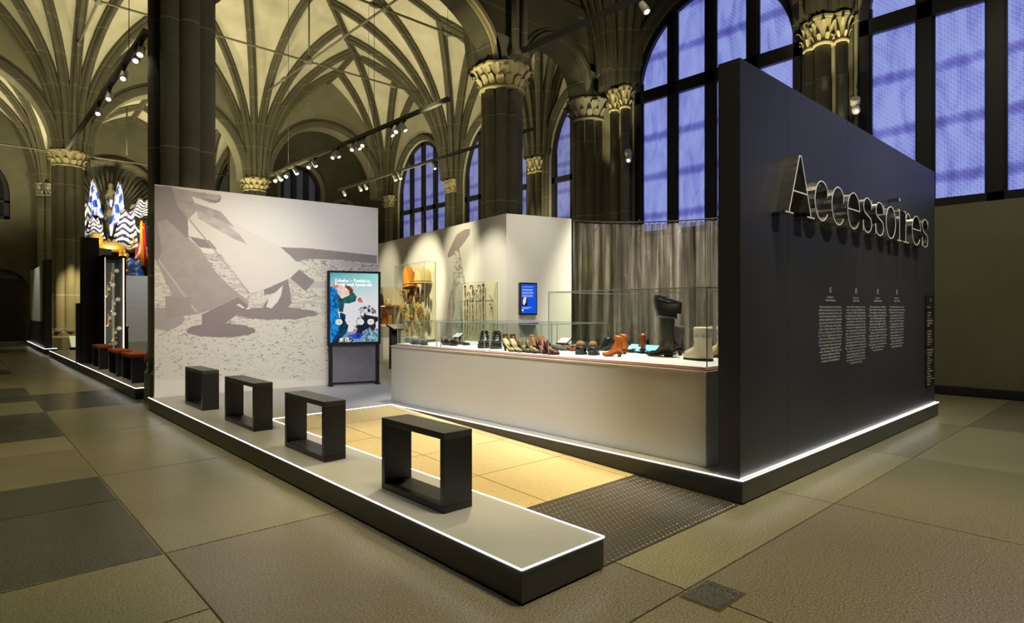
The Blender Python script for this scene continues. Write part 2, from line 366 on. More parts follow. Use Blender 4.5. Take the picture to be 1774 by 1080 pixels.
# ================================================================ the hall: floor
fl = struct(MB().box(-8, 17, -3, 35, -.3, -.012).build('floor', M['joint']))
xs = [-7.5,-5.5,-3.4,-1.3,.87,2.68,4.66,6.65,8.9,11.98]
ysr = [-2.6,-.5,1.63,3.9,6.08,8.27,10.42,12.6,14.8,17,19.2,21.4,23.6,25.8,28,30.2,32.9]
def slab(x0, x1, y0, y1, m):
    g = .005
    MB().box(x0+g, x1-g, y0+g, y1-g, -.05, 0).build('slab', m, fl, bevel=.003)
darks = {(3,3),(3,2),(3,5),(2,3),(3,7)}
for i in range(len(xs)-1):
    for j in range(len(ysr)-1):
        x0, x1, y0, y1 = xs[i], xs[i+1], ysr[j], ysr[j+1]
        if i == 3:                       # dark slabs left of the long joint are split by narrow bands
            k = .62
            slab(x0, x1, y0, y0+(y1-y0)*k, M['slabd'] if j % 2 == 1 or j < 4 and j > 2 else M['slab'])
            slab(x0, x1, y0+(y1-y0)*k, y1, M['slabd'] if j in (3,5,6) else M['slab'])
        elif i < 3: slab(x0, x1, y0, y1, M['slabd'] if (i+j)%2 else M['slab'])
        elif (i,j) in ((4,2),(5,1),(8,1),(4,0),(6,3)): slab(x0, x1, y0, y1, M['slabb'])
        elif j == 2 and i >= 6:          # strip course beside the platform
            slab(x0, x1, y0, y1, M['slab'])
        elif j == 1 and i >= 5: slab(x0, x1, y0, y1, M['slab'] if i != 8 else M['slabd'])
        else: slab(x0, x1, y0, y1, M['slab'] if (i*3+j*5)%7 else M['slabd'])
for j in range(5, len(ysr)-1):
    slab(11.98, 15.4, ysr[j], ysr[j+1], M['slab'])
ac = thing('access_cover', 'small square recessed cover set in the floor slabs near the platform corner', 'floor cover', P(1234,1033,0.001))
cp = [P(1179,1035,0), P(1226,1008,0), P(1290,1030,0), P(1246,1060,0)]
cx = sum(p[0] for p in cp)/4; cy = sum(p[1] for p in cp)/4
b = MB()
MB().prism([(cx+(p[0]-cx)*1.06, cy+(p[1]-cy)*1.06) for p in cp], 0, .004).build('rim', mat('brass_rim', (.16,.09,.03), .5, metal=.3), ac, True)
MB().prism([(p[0], p[1]) for p in cp], .004, .007).build('lid', M['slabd'], ac, True)
# ================================================================ vault geometry
def clipr(s, u, others, planes, big=30):
    r = big
    for t in others:
        dx, dy = t[0]-s[0], t[1]-s[1]; q = dx*dx+dy*dy
        if q < 1e-6: continue
        dot = dx*u[0]+dy*u[1]
        if dot > 1e-6: r = min(r, q/(2*dot))
    for (nx, ny, c) in planes:            # nx*x+ny*y <= c
        dot = nx*u[0]+ny*u[1]
        if dot > 1e-6: r = min(r, (c-nx*s[0]-ny*s[1])/dot)
    return r
def prof(zs, R, k, r, r0=.36):
    q = min(max(r-r0, 0), R); return zs+k*math.sqrt(max(R*R-(R-q)**2, 0))
RIB = [(-.15,0),(-.15,-.10),(-.09,-.14),(-.09,-.20),(-.05,-.27),(.05,-.27),(.09,-.20),(.09,-.14),(.15,-.10),(.15,0)]
def sweep_rib(pts, lat, scale, parent, name='rib'):
    rings = []
    for k, p in enumerate(pts):
        t = (pts[min(k+1,len(pts)-1)]-pts[max(k-1,0)]).normalized(); l = lat.normalized(); n = t.cross(l)
        if n.z < 0 or (abs(n.z) < .05 and False): n = -n
        rings.append([tuple(p+l*a*scale+n*b_*scale) for a, b_ in RIB])
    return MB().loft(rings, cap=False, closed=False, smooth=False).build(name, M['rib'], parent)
def fan(cs, planes, parent, zs=7.3, R=6.0, k=.9, nrib=16, scale=1.0, r0=.36, ridge=True, only=None):
    for ci, s in enumerate(cs):
        if only is not None and ci not in only: continue
        TH = [2*PI*i/96 for i in range(97)]
        RM = [clipr(s, (math.cos(t), math.sin(t)), cs, planes) for t in TH]
        # webs
        mb = MB(); NR = 12
        def col_(t, rm): return [(s[0]+math.cos(t)*r, s[1]+math.sin(t)*r, prof(zs,R,k,r,r0)) for r in [r0+(rm-r0)*(q/NR)**1.5 for q in range(NR+1)]]
        for i in range(96):
            if RM[i] > r0+.02 and RM[i+1] > r0+.02:
                a = col_(TH[i], RM[i]); b2 = col_(TH[i+1], RM[i+1]); n = NR+1
                mb.add(a+b2, [[q, q+1, n+q+1, n+q] for q in range(NR)], True)
        if mb.f: mb.build('vault_web', M['web'], parent)
        # ribs on even steps and at the cell's corners
        ang = [2*PI*i/nrib for i in range(nrib)]
        for i in range(96):
            if RM[i] > RM[i-1] and RM[i] >= RM[(i+1)%96] and RM[i] > 1.5: ang = [a_ for a_ in ang if abs(a_-TH[i]) > .14]+[TH[i]]
        for t in ang:
            u = Vector((math.cos(t), math.sin(t), 0)); rm = clipr(s, u, cs, planes)
            if rm < r0+.5: continue
            pts = [Vector((s[0],s[1],0))+u*r+Vector((0,0,prof(zs,R,k,r,r0))) for r in [r0-.06+(min(rm,R+r0)-r0+.06)*(q/16)**1.7 for q in range(17)]]
            pts = [Vector((pts[0].x, pts[0].y, zs-.4))]+pts
            rings = []
            l = Vector((-u.y, u.x, 0))
            for q, p in enumerate(pts):
                tt = (pts[min(q+1,len(pts)-1)]-pts[max(q-1,0)]).normalized(); n = l.cross(tt)
                if (n.dot(u) > 0 and n.z < 0) or n.dot(Vector((u.x,u.y,-1))) > 0: n = -n
                taper = 1.0
                rings.append([tuple(p+l*a*scale*taper+n*b_*scale) for a, b_ in RIB])
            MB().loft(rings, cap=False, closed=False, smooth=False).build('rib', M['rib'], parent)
        if ridge:
            # ridge ribs along shared cell borders, once per pair
            for cj in range(ci+1, len(cs)):
                t2 = cs[cj]; pts = []
                for i in range(97):
                    u = (math.cos(TH[i]), math.sin(TH[i])); rm = RM[i]
                    if rm < r0+.3: continue
                    x, y = s[0]+u[0]*rm, s[1]+u[1]*rm
                    if abs(math.hypot(x-t2[0], y-t2[1])-rm) < 1e-3 and rm < 9: pts.append((TH[i] if TH[i] < PI*1.5 else TH[i]-2*PI, Vector((x,y,prof(zs,R,k,rm,r0)))))
                if len(pts) > 4:
                    d = Vector((t2[0]-s[0], t2[1]-s[1], 0)).normalized(); e = Vector((-d.y, d.x, 0))
                    pp = sorted([p for _, p in pts], key=lambda p: p.dot(e))
                    q = [pp[0]]
                    for p in pp[1:]:
                        if (p-q[-1]).length > .12: q.append(p)
                    if len(q) > 2 and (q[-1]-q[0]).length > .8: sweep_rib(q, d, scale*.9, parent)
ceil = struct(MB().box(-12.5, 18, -6, 36, 13.6, 13.8).build('ceiling', M['web']))
XC = [-9.7, -3.4, 2.93, 9.2, 15.45]
main = [(15.45,10.3),(15.45,15.4),(15.45,20.5),(15.45,26),(9.2,26),(2.93,26),(-3.4,26),(-9.7,26),(-9.7,20.5),(-9.7,15.4),(9.1,10.6),(2.55,10.6),(-3.9,10.6),(-9.7,10.6)]
fan(main, [(1,0,15.5),(0,1,26.02),(0,-1,-10.55),(-1,0,9.8)], ceil, nrib=16, scale=.98)
near = [(12.2,9.25),(12.2,4.43),(12.2,-.6),(-6.9,9.7),(-6.9,4.4),(-6.9,-.6)]
fan(near, [(1,0,12.25),(0,1,10.1),(0,-1,4),(-1,0,7)], ceil, nrib=20, only=[0,1])
back = [(x,26) for x in XC]+[(x,33) for x in XC]
fan(back, [(1,0,15.5),(0,-1,-26.2),(0,1,33.05),(-1,0,9.8)], ceil, zs=6.9, R=4.0, k=.95, nrib=12, scale=.85, only=[1,2,3,6,7,8], ridge=True)
# ================================================================ walls with arched openings
def arch_z(t, c, w_, spring, rise):
    q = (t-c)/(w_/2); return spring+rise*math.sqrt(max(0, 1-q*q))
def arch_wall(axis, at, thick, t0, t1, z0, z1, ops, m, name, kind=True, parent=None):
    """wall in the plane axis=at; ops=(centre, width, sill, spring, rise)"""
    mb = MB()
    def pt(t, z, e): return (at+e, t, z) if axis == 'x' else (t, at+e, z)
    def quad(ta, za0, za1, tb, zb0, zb1):
        for e in (0, thick): mb.add([pt(ta,za0,e),pt(tb,zb0,e),pt(tb,zb1,e),pt(ta,za1,e)], [[0,1,2,3]])
    cur = t0
    for (c, w_, sill, spring, rise) in sorted(ops):
        a, b_ = c-w_/2, c+w_/2
        quad(cur, z0, z1, a, z0, z1)
        N = 28; ts = [c-w_/2*math.cos(PI*i/N) for i in range(N+1)]
        for i in range(N):
            za, zb = arch_z(ts[i],c,w_,spring,rise), arch_z(ts[i+1],c,w_,spring,rise)
            quad(ts[i], za, z1, ts[i+1], zb, z1)
            mb.add([pt(ts[i],za,0),pt(ts[i+1],zb,0),pt(ts[i+1],zb,thick),pt(ts[i],za,thick)], [[0,1,2,3]])
            if sill > z0: quad(ts[i], z0, sill, ts[i+1], z0, sill)
        for t in (a, b_): mb.add([pt(t,sill if sill>z0 else z0,0),pt(t,spring,0),pt(t,spring,thick),pt(t,sill if sill>z0 else z0,thick)], [[0,1,2,3]])
        if sill > z0: mb.add([pt(a,sill,0),pt(b_,sill,0),pt(b_,sill,thick),pt(a,sill,thick)], [[0,1,2,3]])
        cur = b_
    quad(cur, z0, z1, t1, z0, z1)
    o = mb.build(name, m, parent)
    if kind: struct(o)
    return o
def archivolt(axis, at, c, w_, spring, rise, zb, parent, m, off=.12, wd=.22, dp=.14, side=-1):
    """moulded ring round an arch on the face of the wall"""
    pr = [(0,0),(0,dp*.4),(wd*.3,dp*.6),(wd*.35,dp),(wd*.7,dp),(wd*.75,dp*.5),(wd,dp*.4),(wd,0)]
    N = 30; rings = []
    path = [(-1, zb)]+[(-math.cos(PI*i/N), None) for i in range(N+1)]+[(1, zb)]
    for (q, z) in path:
        ring = []
        for (o_, d_) in pr:
            a = off+o_
            if z is not None: t = c+q*(w_/2+a); zz = z
            else:
                th = math.acos(max(-1, min(1, -q))); t = c-(w_/2+a)*math.cos(th); zz = spring+(rise+a)*math.sin(th)
            ring.append((at+side*d_, t, zz) if axis == 'x' else (t, at+side*d_, zz))
        rings.append(ring)
    MB().loft(rings, cap=False, closed=False, smooth=False).build('archivolt', m, parent)
SPR = 6.62
wr = arch_wall('x', 12.2, .55, -6, 10.3, 0, 12.6, [(6.86,4.0,3.15,SPR,2.05),(1.87,4.0,3.15,SPR,2.05),(-3.1,4.0,3.15,SPR,2.05)], M['wall'], 'wall_right')
for c in (6.86, 1.87): archivolt('x', 12.2, c, 4.0, SPR, 2.05, 3.15, wr, M['rib'], .06, .26, .16)
wf = arch_wall('x', 15.5, .55, 10.3, 26, 0, 13, [(12.95,3.9,2.9,SPR,2.45),(17.95,3.9,2.9,SPR,2.45),(23.0,3.9,2.9,SPR,2.45)], M['web'], 'wall_far_right')
for c in (12.95,17.95,23.0): archivolt('x', 15.5, c, 3.9, SPR, 2.45, 2.9, wf, M['rib'], .02, .3, .18)
MB().box(15.3, 15.5, 10.8, 26, 0, 2.9).build('dado', M['wall'], wf)
# cross wall between near hall and vaulted hall (arches), two faces
wc = arch_wall('y', 10.05, .55, -7, 12.2, 6.85, 12.8, [(-3.9,5.4,6.85,6.9,1.45),(5.83,5.6,6.85,6.95,1.45),(10.76,1.98,6.85,6.86,.98)], M['rib'], 'wall_cross')
archivolt('y', 10.05, 10.76, 1.98, 6.86, .98, 6.85, wc, M['rib'], .04, .3, .12)
archivolt('y', 10.05, 5.83, 5.6, 6.95, 1.45, 6.9, wc, M['cap'], .02, .25, .1)
struct(MB().box(12.2, 15.9, 10.0, 10.5, 0, 12.8).build('wall_return', M['wall']))
# stone pilaster strips with mouldings on the cross wall
MB().box(9.75, 11.8, 9.93, 10.05, 8.75, 8.95).build('string_course', M['rib'], wc)
MB().box(9.75, 11.8, 9.97, 10.05, 9.6, 9.72).build('string_course', M['rib'], wc)
# far arcade at y=26
ops = [((XC[i]+XC[i+1])/2, XC[i+1]-XC[i]-1.2, 6.8, 6.85, 2.75) for i in range(4)]
wb = arch_wall('y', 25.75, .7, -9.7, 15.5, 6.8, 13, ops, M['wall'], 'wall_arcade')
for o_ in ops: archivolt('y', 25.75, o_[0], o_[1], 6.85, 2.75, 6.8, wb, M['rib'], .02, .34, .14)
# end walls
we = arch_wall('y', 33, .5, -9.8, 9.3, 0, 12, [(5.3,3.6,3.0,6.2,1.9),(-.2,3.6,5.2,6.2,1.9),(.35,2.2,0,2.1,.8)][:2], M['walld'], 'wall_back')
struct(MB().box(-9.8, 9.3, 33.45, 33.6, 0, 9).build('wall_niche_back', M['walld']))
archivolt('y', 33, 5.3, 3.6, 6.2, 1.9, 5.4, we, M['rib'], .05, .3, .15)
archivolt('y', 33, 1.2, 1.7, 2.4, .6, 0, we, M['rib'], .05, .16, .12)
dr = thing('arched_door', 'dark closed double door under a low stone arch at the far left end wall', 'door', (1.2, 32.95, 0))
for sx in (-1, 1):
    MB().box(min(0,sx*.84)+.01, max(0,sx*.84)-.01, -.03, .02, .01, 2.7).build('door_leaf', mat('old_oak', (.02,.014,.010), .6), dr)
MB().box(-.84, .84, -.06, .0, .01, .06).build('threshold', M['steel'], dr)
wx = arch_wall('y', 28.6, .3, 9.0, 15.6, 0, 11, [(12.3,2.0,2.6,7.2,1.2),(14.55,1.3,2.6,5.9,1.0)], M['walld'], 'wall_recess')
archivolt('y', 28.6, 12.3, 2.0, 7.2, 1.2, 2.6, wx, M['wall'], .02, .22, .12)
archivolt('y', 28.6, 14.55, 1.3, 5.9, 1.0, 2.6, wx, M['wall'], .02, .2, .12)
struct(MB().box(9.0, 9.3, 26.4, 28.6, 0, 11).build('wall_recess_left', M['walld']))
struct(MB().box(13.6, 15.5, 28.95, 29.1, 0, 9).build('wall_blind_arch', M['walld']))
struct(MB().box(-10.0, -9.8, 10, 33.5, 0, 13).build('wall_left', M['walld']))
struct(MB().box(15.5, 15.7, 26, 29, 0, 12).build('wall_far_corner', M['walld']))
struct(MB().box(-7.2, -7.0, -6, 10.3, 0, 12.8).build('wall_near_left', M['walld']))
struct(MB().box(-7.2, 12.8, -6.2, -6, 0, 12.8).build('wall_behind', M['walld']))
struct(MB().box(12.06, 12.2, -6, 9.9, 0, .13).build('baseboard_right', M['black']))
# ---------------------------------------------------------------- windows
def window(n, axis, at, c, w_, sill, spring, rise, pane, cols=4, tz=(6.42,6.70), dep=.08):
    """iron window: frame bars round every pane, panes set back"""
    root = bpy.data.objects.new('window_%d' % n, None); COL.objects.link(root); root['kind'] = 'structure'
    root.location = (at, c, sill) if axis == 'x' else (c, at, sill); ORG[root.name] = Vector(root.location)
    def pt(t, z, e): return (at+e, t, z) if axis == 'x' else (t, at+e, z)
    hb = .13; a, b_ = c-w_/2, c+w_/2; pw = (w_-2*.16-(cols-1)*.22)/cols
    spans = [(a+.16+i*(pw+.22), a+.16+i*(pw+.22)+pw) for i in range(cols)]
    inn = lambda t: spring+(rise-.14)*math.sqrt(max(0, 1-((t-c)/(w_/2-.14))**2))
    for (s0, s1) in spans:
        for (z0, z1) in ((sill+.14, tz[0]), (tz[1], None)):
            ts = [s0+(s1-s0)*i/8 for i in range(9)]; top = [(z1 if z1 else max(z0+.02, inn(t))) for t in ts]
            mb = MB(); n_ = 9
            mb.add([pt(t,z0,dep) for t in ts]+[pt(t,z,dep) for t, z in zip(ts,top)], [[i,i+1,n_+i+1,n_+i] for i in range(8)])
            # inner lip frame
            p_ = mb.build('pane', pane, root, True)
            lip = MB(); q = .035
            lip_t = [(s0,s0+q),(s1-q,s1)]
            for (x0,x1) in lip_t:
                zt = (z1 if z1 else min(max(z0+.03,inn(x0)),max(z0+.03,inn(x1))))
                v = [pt(x0,z0,dep-.05),pt(x1,z0,dep-.05),pt(x1,zt,dep-.05),pt(x0,zt,dep-.05)]+[pt(x0,z0,dep),pt(x1,z0,dep),pt(x1,zt,dep),pt(x0,zt,dep)]
                lip.add(v, [[0,1,2,3],[0,1,5,4],[1,2,6,5],[2,3,7,6],[3,0,4,7]])
            lip.build('glazing_bead', M['winframe'], root, True)
    fr = MB(); e0, e1 = dep-.1, dep+.06
    def bar(t0, t1, z0, z1):
        v = [pt(t0,z0,e0),pt(t1,z0,e0),pt(t1,z1,e0),pt(t0,z1,e0),pt(t0,z0,e1),pt(t1,z0,e1),pt(t1,z1,e1),pt(t0,z1,e1)]
        MB().add(v, [[0,3,2,1],[4,5,6,7],[0,1,5,4],[1,2,6,5],[2,3,7,6],[3,0,4,7]]).build('frame_bar', M['winframe'], root, True)
    outer = lambda t: spring+rise*math.sqrt(max(0, 1-((t-c)/(w_/2))**2))
    for i in range(cols-1): m_ = spans[i][1]; bar(m_, m_+.22, sill, min(outer(m_),outer(m_+.22))-.04)
    bar(a, b_, sill, sill+.14); bar(a, b_, tz[0], tz[1])
    bar(a, a+.16, sill, spring); bar(b_-.16, b_, sill, spring)
    N = 28; rings = []
    for i in range(N+1):
        th = PI*i/N; rings.append([pt(c-(w_/2-o_)*math.cos(th), spring+(rise-o_)*math.sin(th), e) for o_, e in ((0,e0),(.15,e0),(.15,e1),(0,e1))])
    MB().loft(rings, cap=False, smooth=False).build('arch_frame', M['winframe'], root, True)
    return root
window(1,'x',12.24,6.86,3.96,3.15,SPR,2.03,M['pane'])
window(2,'x',12.24,1.87,3.96,3.15,SPR,2.03,M['pane'])
window(3,'x',12.24,-3.1,3.96,3.15,SPR,2.03,M['pane'])
for n, c in ((4,12.95),(5,17.95),(6,23.0)): window(n,'x',15.6,c,3.86,2.9,SPR,2.43,M['panef'],tz=(5.9,6.1))
window(7,'y',28.7,12.3,1.96,2.6,7.2,1.18,M['paned'],cols=3,tz=(6.0,6.15))
window(8,'y',33.1,-.2,3.56,5.2,6.2,1.88,mat('unlit_pane',(.01,.01,.012),.3),cols=4,tz=(5.9,6.0))
# ---------------------------------------------------------------- capitals and columns
lf = MB()
lp = [(0,0,.0),(.02,.07,.03),(.05,.10,.09),(.09,.085,.15),(.14,.05,.17),(.145,.02,.13)]
lf.loft([[(o_,-w_,z),(o_+.02,-w_*.4,z+.01),(o_+.005,0,z+.02),(o_+.02,w_*.4,z+.01),(o_,w_,z)] for o_, w_, z in lp], cap=False, closed=False)
LEAF = lf.mesh('leaf', M['cap'])
def capital(parent, z, r, h=.55, n=10, sc=1.0, rows=2, dark=False, c=(0,0)):
    """bell, two rows of curled leaves, necking ring and octagonal abacus"""
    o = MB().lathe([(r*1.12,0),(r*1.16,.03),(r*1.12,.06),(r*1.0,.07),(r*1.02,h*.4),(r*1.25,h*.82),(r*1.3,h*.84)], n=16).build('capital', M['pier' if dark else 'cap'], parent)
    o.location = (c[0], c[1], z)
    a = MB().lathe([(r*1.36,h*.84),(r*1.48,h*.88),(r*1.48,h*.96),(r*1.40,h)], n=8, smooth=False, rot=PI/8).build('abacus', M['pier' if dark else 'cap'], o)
    for k in range(rows):
        for i in range(n):
            t = 2*PI*(i+.5*k)/n; s_ = sc*(1.0+.15*k)
            l = link('leaf', LEAF, o, (r*(.98+.10*k)*math.cos(t), r*(.98+.10*k)*math.sin(t), h*(.12+.36*k)), (0,random.uniform(-.15,.2),t+random.uniform(-.12,.12)), (s_*random.uniform(.85,1.25),s_*r/.34*10/n*random.uniform(.8,1.15),s_*random.uniform(.95,1.3)))
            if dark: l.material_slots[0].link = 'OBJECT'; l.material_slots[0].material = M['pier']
    return o
def column(name, label, cat, loc, rc, shafts, zc, group=None, caps='one', plinth=.0, dark=False, capr=None, n=12):
    t = thing(name, label, cat, loc, group)
    if rc: MB().lathe([(rc,0),(rc,zc)], n=8, smooth=False, rot=PI/8).build('core', M['pier'], t)
    for (x, y, r) in shafts:
        s_ = MB().lathe([(r*1.35,.62),(r*1.4,.66),(r*1.2,.74),(r,.80),(r,zc)], c=(x,y), n=14).build('shaft', M['pier'], t)
    if plinth:
        b1 = MB().lathe([(plinth*1.0,0),(plinth*1.0,.45),(plinth*.93,.50),(plinth*.9,.62),(plinth*.82,.66)], n=8, smooth=False, rot=PI/8).build('base', M['pier'], t)
    if caps == 'one': capital(t, zc, capr or rc+.1, n=n, dark=dark)
    else:
        for (x, y, r) in shafts: capital(t, zc, r*1.15, n=8, sc=.62, c=(x,y), dark=dark)
    return t
def ringsh(n, R, r, off=0): return [(R*math.cos(off+2*PI*i/n), R*math.sin(off+2*PI*i/n), r) for i in range(n)]
a0 = math.atan2(FW[1], FW[0])
column('clustered_pier', 'huge dark clustered stone pier rising behind the beach mural wall', 'column', (2.55,10.3,0), .38, ringsh(8,.34,.135,a0), 6.35, plinth=.52, n=16)
column('clustered_pier', 'dark clustered pier with a spotlit leafy capital above the white corner wall', 'column', (9.1,10.25,0), .36, ringsh(8,.34,.135,a0), 6.3, n=16, dark=False)
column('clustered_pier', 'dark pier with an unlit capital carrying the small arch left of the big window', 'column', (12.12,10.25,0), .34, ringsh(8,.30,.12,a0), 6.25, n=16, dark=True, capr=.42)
column('stone_column', 'round clustered column with gold lit capital at the far left, floor lamp light on its foot', 'column', (2.82,26,0), .36, ringsh(8,.33,.15,a0), 6.35, plinth=.6, n=14, capr=.42)
column('stone_column', 'stone column whose bright capital shows just above the mural wall', 'column', (9.2,26,0), .36, ringsh(8,.33,.14,a0), 6.35, plinth=.6, n=14, capr=.41)
column('stone_column', 'stone column of the far arcade standing in the dark left bay', 'column', (-3.4,26,0), .42, ringsh(8,.36,.15,a0), 6.35, plinth=.66, n=16)
column('wall_shafts', 'pair of wall shafts with spotlit carved capitals beside the unlit pier and big window', 'column', (12.05,9.18,0), 0, [(0,-.165,.105),(0,.165,.105)], 6.33, caps='each')
column('wall_shafts', 'three wall shafts with a bright carved capital between the two large windows', 'column', (12.02,4.38,0), 0, [(0,-.30,.10),(-.08,0,.14),(0,.26,.10)], 6.33, caps='each')
column('wall_shafts', 'pair of slender wall shafts seen through the small arch', 'column', (15.35,15.45,0), 0, [(0,-.17,.14),(0,.17,.14)], 6.33, caps='each')
column('wall_shafts', 'pair of slender wall shafts left of the tall pier, between two arched far windows', 'column', (15.35,20.5,0), 0, [(0,-.17,.14),(0,.17,.14)], 6.33, caps='each')
column('wall_shafts', 'pair of slender wall shafts in the far right corner of the vaulted hall', 'column', (15.3,25.4,0), 0, [(0,-.17,.14),(0,.17,.14)], 6.33, caps='each')
column('wall_shafts', 'dark group of wall shafts beside the door in the far left end wall', 'column', (2.93,32.8,0), 0, [(-.3,0,.15),(0,-.12,.18),(.3,0,.15)], 6.3, caps='each', dark=True)
# impost blocks and upper shafts carried by the piers
for (x, y, nm) in ((9.1,10.25,'impost over the tall central pier'),(2.55,10.3,'impost over the huge dark pier'),(12.12,10.25,'impost over the unlit pier')):
    tag(MB().box(x-.42, min(x+.42,12.2), y-.3, y+.3, 6.88, 7.5).build('impost_block', M['pier']), 'plain stone '+nm, 'stone block')
us = thing('upper_shaft', 'small round shaft with its own capital rising above the tall central pier', 'column', (9.25,9.82,7.05))
for dx in (-.13,.13): MB().lathe([(.13,0),(.13,.1),(.09,.18),(.09,1.9)], c=(dx,0), n=12).build('shaft', M['pier'], us)
capital(us, 1.9, .2, h=.35, n=8, sc=.6, dark=True)
# ---------------------------------------------------------------- tie rods
RZ = 10.2
def rod(name, label, a, b, r=.035, knots=()):
    t = thing(name, label, 'tie rod', a, 'iron tie rods under the vault')
    MB().tube([a,b], r, 8).build('bar', M['rod'], t, True)
    for k in knots:
        p = Vector(a).lerp(Vector(b), k); d = (Vector(b)-Vector(a)).normalized()
        MB().tube([p-d*.16,p-d*.09,p+d*.09,p+d*.16], [r*1.2,r*2.3,r*2.3,r*1.2], 8).build('turnbuckle', M['rod'], t, True)
rod('tie_rod','iron tie rod running right towards the fan of ribs left of the tall pier',(-3.5,20.6,RZ),(15.2,20.6,RZ),knots=(.3,.675,.86))
rod('tie_rod','iron tie rod crossing the top of the picture beside the big arch',(-3.5,15.5,RZ),(15.2,15.5,RZ),knots=(.5,.8,.66))
rod('tie_rod','iron tie rod running away from the camera above the lamp tracks',(9.15,10.6,RZ),(9.15,25.9,RZ),knots=(.32,.65,.8))
rod('tie_rod','iron tie rod running away from the camera over the left aisle',(2.93,10.6,RZ),(2.93,25.9,RZ),knots=(.32,.65,.9))
rod('tie_rod','iron tie rod in the bay beyond the far arcade, left of the near pier',(-3.4,29.5,7.6),(9.2,29.5,7.6),r=.03)
for (x, y) in ((9.15,20.6),(9.15,15.5),(2.93,20.6),(2.93,15.5)):
    o = MB().tube([(x,y,RZ),(x,y,12.6)], .03, 8).tube([(x,y,RZ-.08),(x,y,RZ+.1)], .09, 8).build('rod_hanger', M['rod'])
    tag(o, {(9.15,20.6):'vertical iron hanger meeting the rods left of centre',(9.15,15.5):'vertical iron hanger at the rod crossing nearest the top edge'}.get((x,y),'vertical iron hanger over the left aisle, '+('nearer' if y<18 else 'farther')+' of two'), 'hanger', 'iron tie rod hangers')
tag(MB().tube([(5.0,28.4,7.65),(5.0,28.4,9.6)], .03, 6).build('rod_hanger', M['rod']), 'short vertical hanger in the bay beyond the far arcade', 'hanger', 'iron tie rod hangers')
# ================================================================ exhibition: platforms
PH = .175
def led_line(parent, pts, m='led', r=.0038, z=PH):
    for a, b_ in zip(pts[:-1], pts[1:]):
        MB().tube([(a[0],a[1],z),(b_[0],b_[1],z)], r, 6, False).build('led_strip', M[m], parent, True)
def platform(name, label, poly, led, m='led'):
    t = thing(name, label, 'platform', (poly[0][0], poly[0][1], 0))
    cx_ = sum(p[0] for p in poly)/len(poly)
    b = MB().prism(poly, .012, PH-.012).build('skirt', M['skirt'], t, True)
    MB().prism(poly, PH-.012, PH).build('deck', M['platform'], t, True)
    n = len(poly); ar = sum(poly[i][0]*poly[(i+1)%n][1]-poly[(i+1)%n][0]*poly[i][1] for i in range(n)); sg = 1 if ar > 0 else -1
    for i in led:
        a = Vector(poly[i]); c = Vector(poly[(i+1)%n]); d = (c-a).normalized(); nn = Vector((d.y,-d.x))*sg*.004
        led_line(t, [a+nn-d*0, c+nn+d*0], m)
    return t
pf = platform('exhibition_platform', 'low dark platform with glowing edge carrying the stools, mural, counter and slogan wall',
   [(1.955,2.06),(2.562,2.06),(2.562,6.80),(4.13,6.80),(4.13,2.06),(9.56,2.06),(9.56,15.4),(3.35,15.4),(3.35,9.75),(1.955,9.62)], [0,1,2,3,4,5,9])
# ramp between the two arms
rp = thing('entrance_ramp', 'shallow ramp of sand coloured slabs with a dark chequer plate foot', 'ramp', (2.56,2.06,0))
def rz(y): return max(.006, .175-(6.79-y)*.0368)
def ramp_slab(x0, x1, y0, y1, m, name):
    g = .004; v = []
    x0 += g; x1 -= g; y0 += g; y1 -= g
    v = [(x0,y0,.001),(x1,y0,.001),(x1,y1,.001),(x0,y1,.001),(x0,y0,rz(y0)),(x1,y0,rz(y0)),(x1,y1,rz(y1)),(x0,y1,rz(y1))]
    return MB().add(v, [[0,3,2,1],[4,5,6,7],[0,1,5,4],[1,2,6,5],[2,3,7,6],[3,0,4,7]]).build(name, m, rp, True)
ry = [2.985,3.76,4.54,5.36,6.1,6.79]
for j in range(5):
    for x0, x1 in ((2.568,3.08),(3.08,4.02),(4.02,4.125)): ramp_slab(x0, x1, ry[j], ry[j+1], M['tan'], 'ramp_slab')
gp = ramp_slab(2.568, 4.125, 2.07, 2.985, M['grate'], 'chequer_plate')
bd = MB()
for i in range(37):
    for j in range(28):
        x = 2.60+i*.042+(j%2)*.021; y = 2.095+j*.032
        if x > 4.10 or y > 2.97: continue
        a = .75 if j%2 else -.75; c, s_ = math.cos(a)*.017, math.sin(a)*.017
        bd.add([(x-c,y-s_,rz(y)),(x+s_*.45,y-c*.45,rz(y)),(x+c,y+s_,rz(y)),(x-s_*.45,y+c*.45,rz(y)),(x,y,rz(y)+.006)], [[0,1,4],[1,2,4],[2,3,4],[3,0,4]])
b_ = bd.build('raised_tread', M['bead'], gp, True); b_['kind'] = 'stuff'
# platforms of the neighbouring exhibition
platform('exhibition_platform', 'long low platform with glowing edge under the three rust topped stools', [(2.03,10.9),(3.2,10.9),(3.2,11.2),(8.8,15.6),(8.8,22.6),(2.0,22.6)], [0,5])
platform('exhibition_platform', 'farthest low platform with glowing edge left of the round column', [(1.98,23.8),(2.3,23.8),(2.3,30.2),(1.98,30.2)], [3,0])
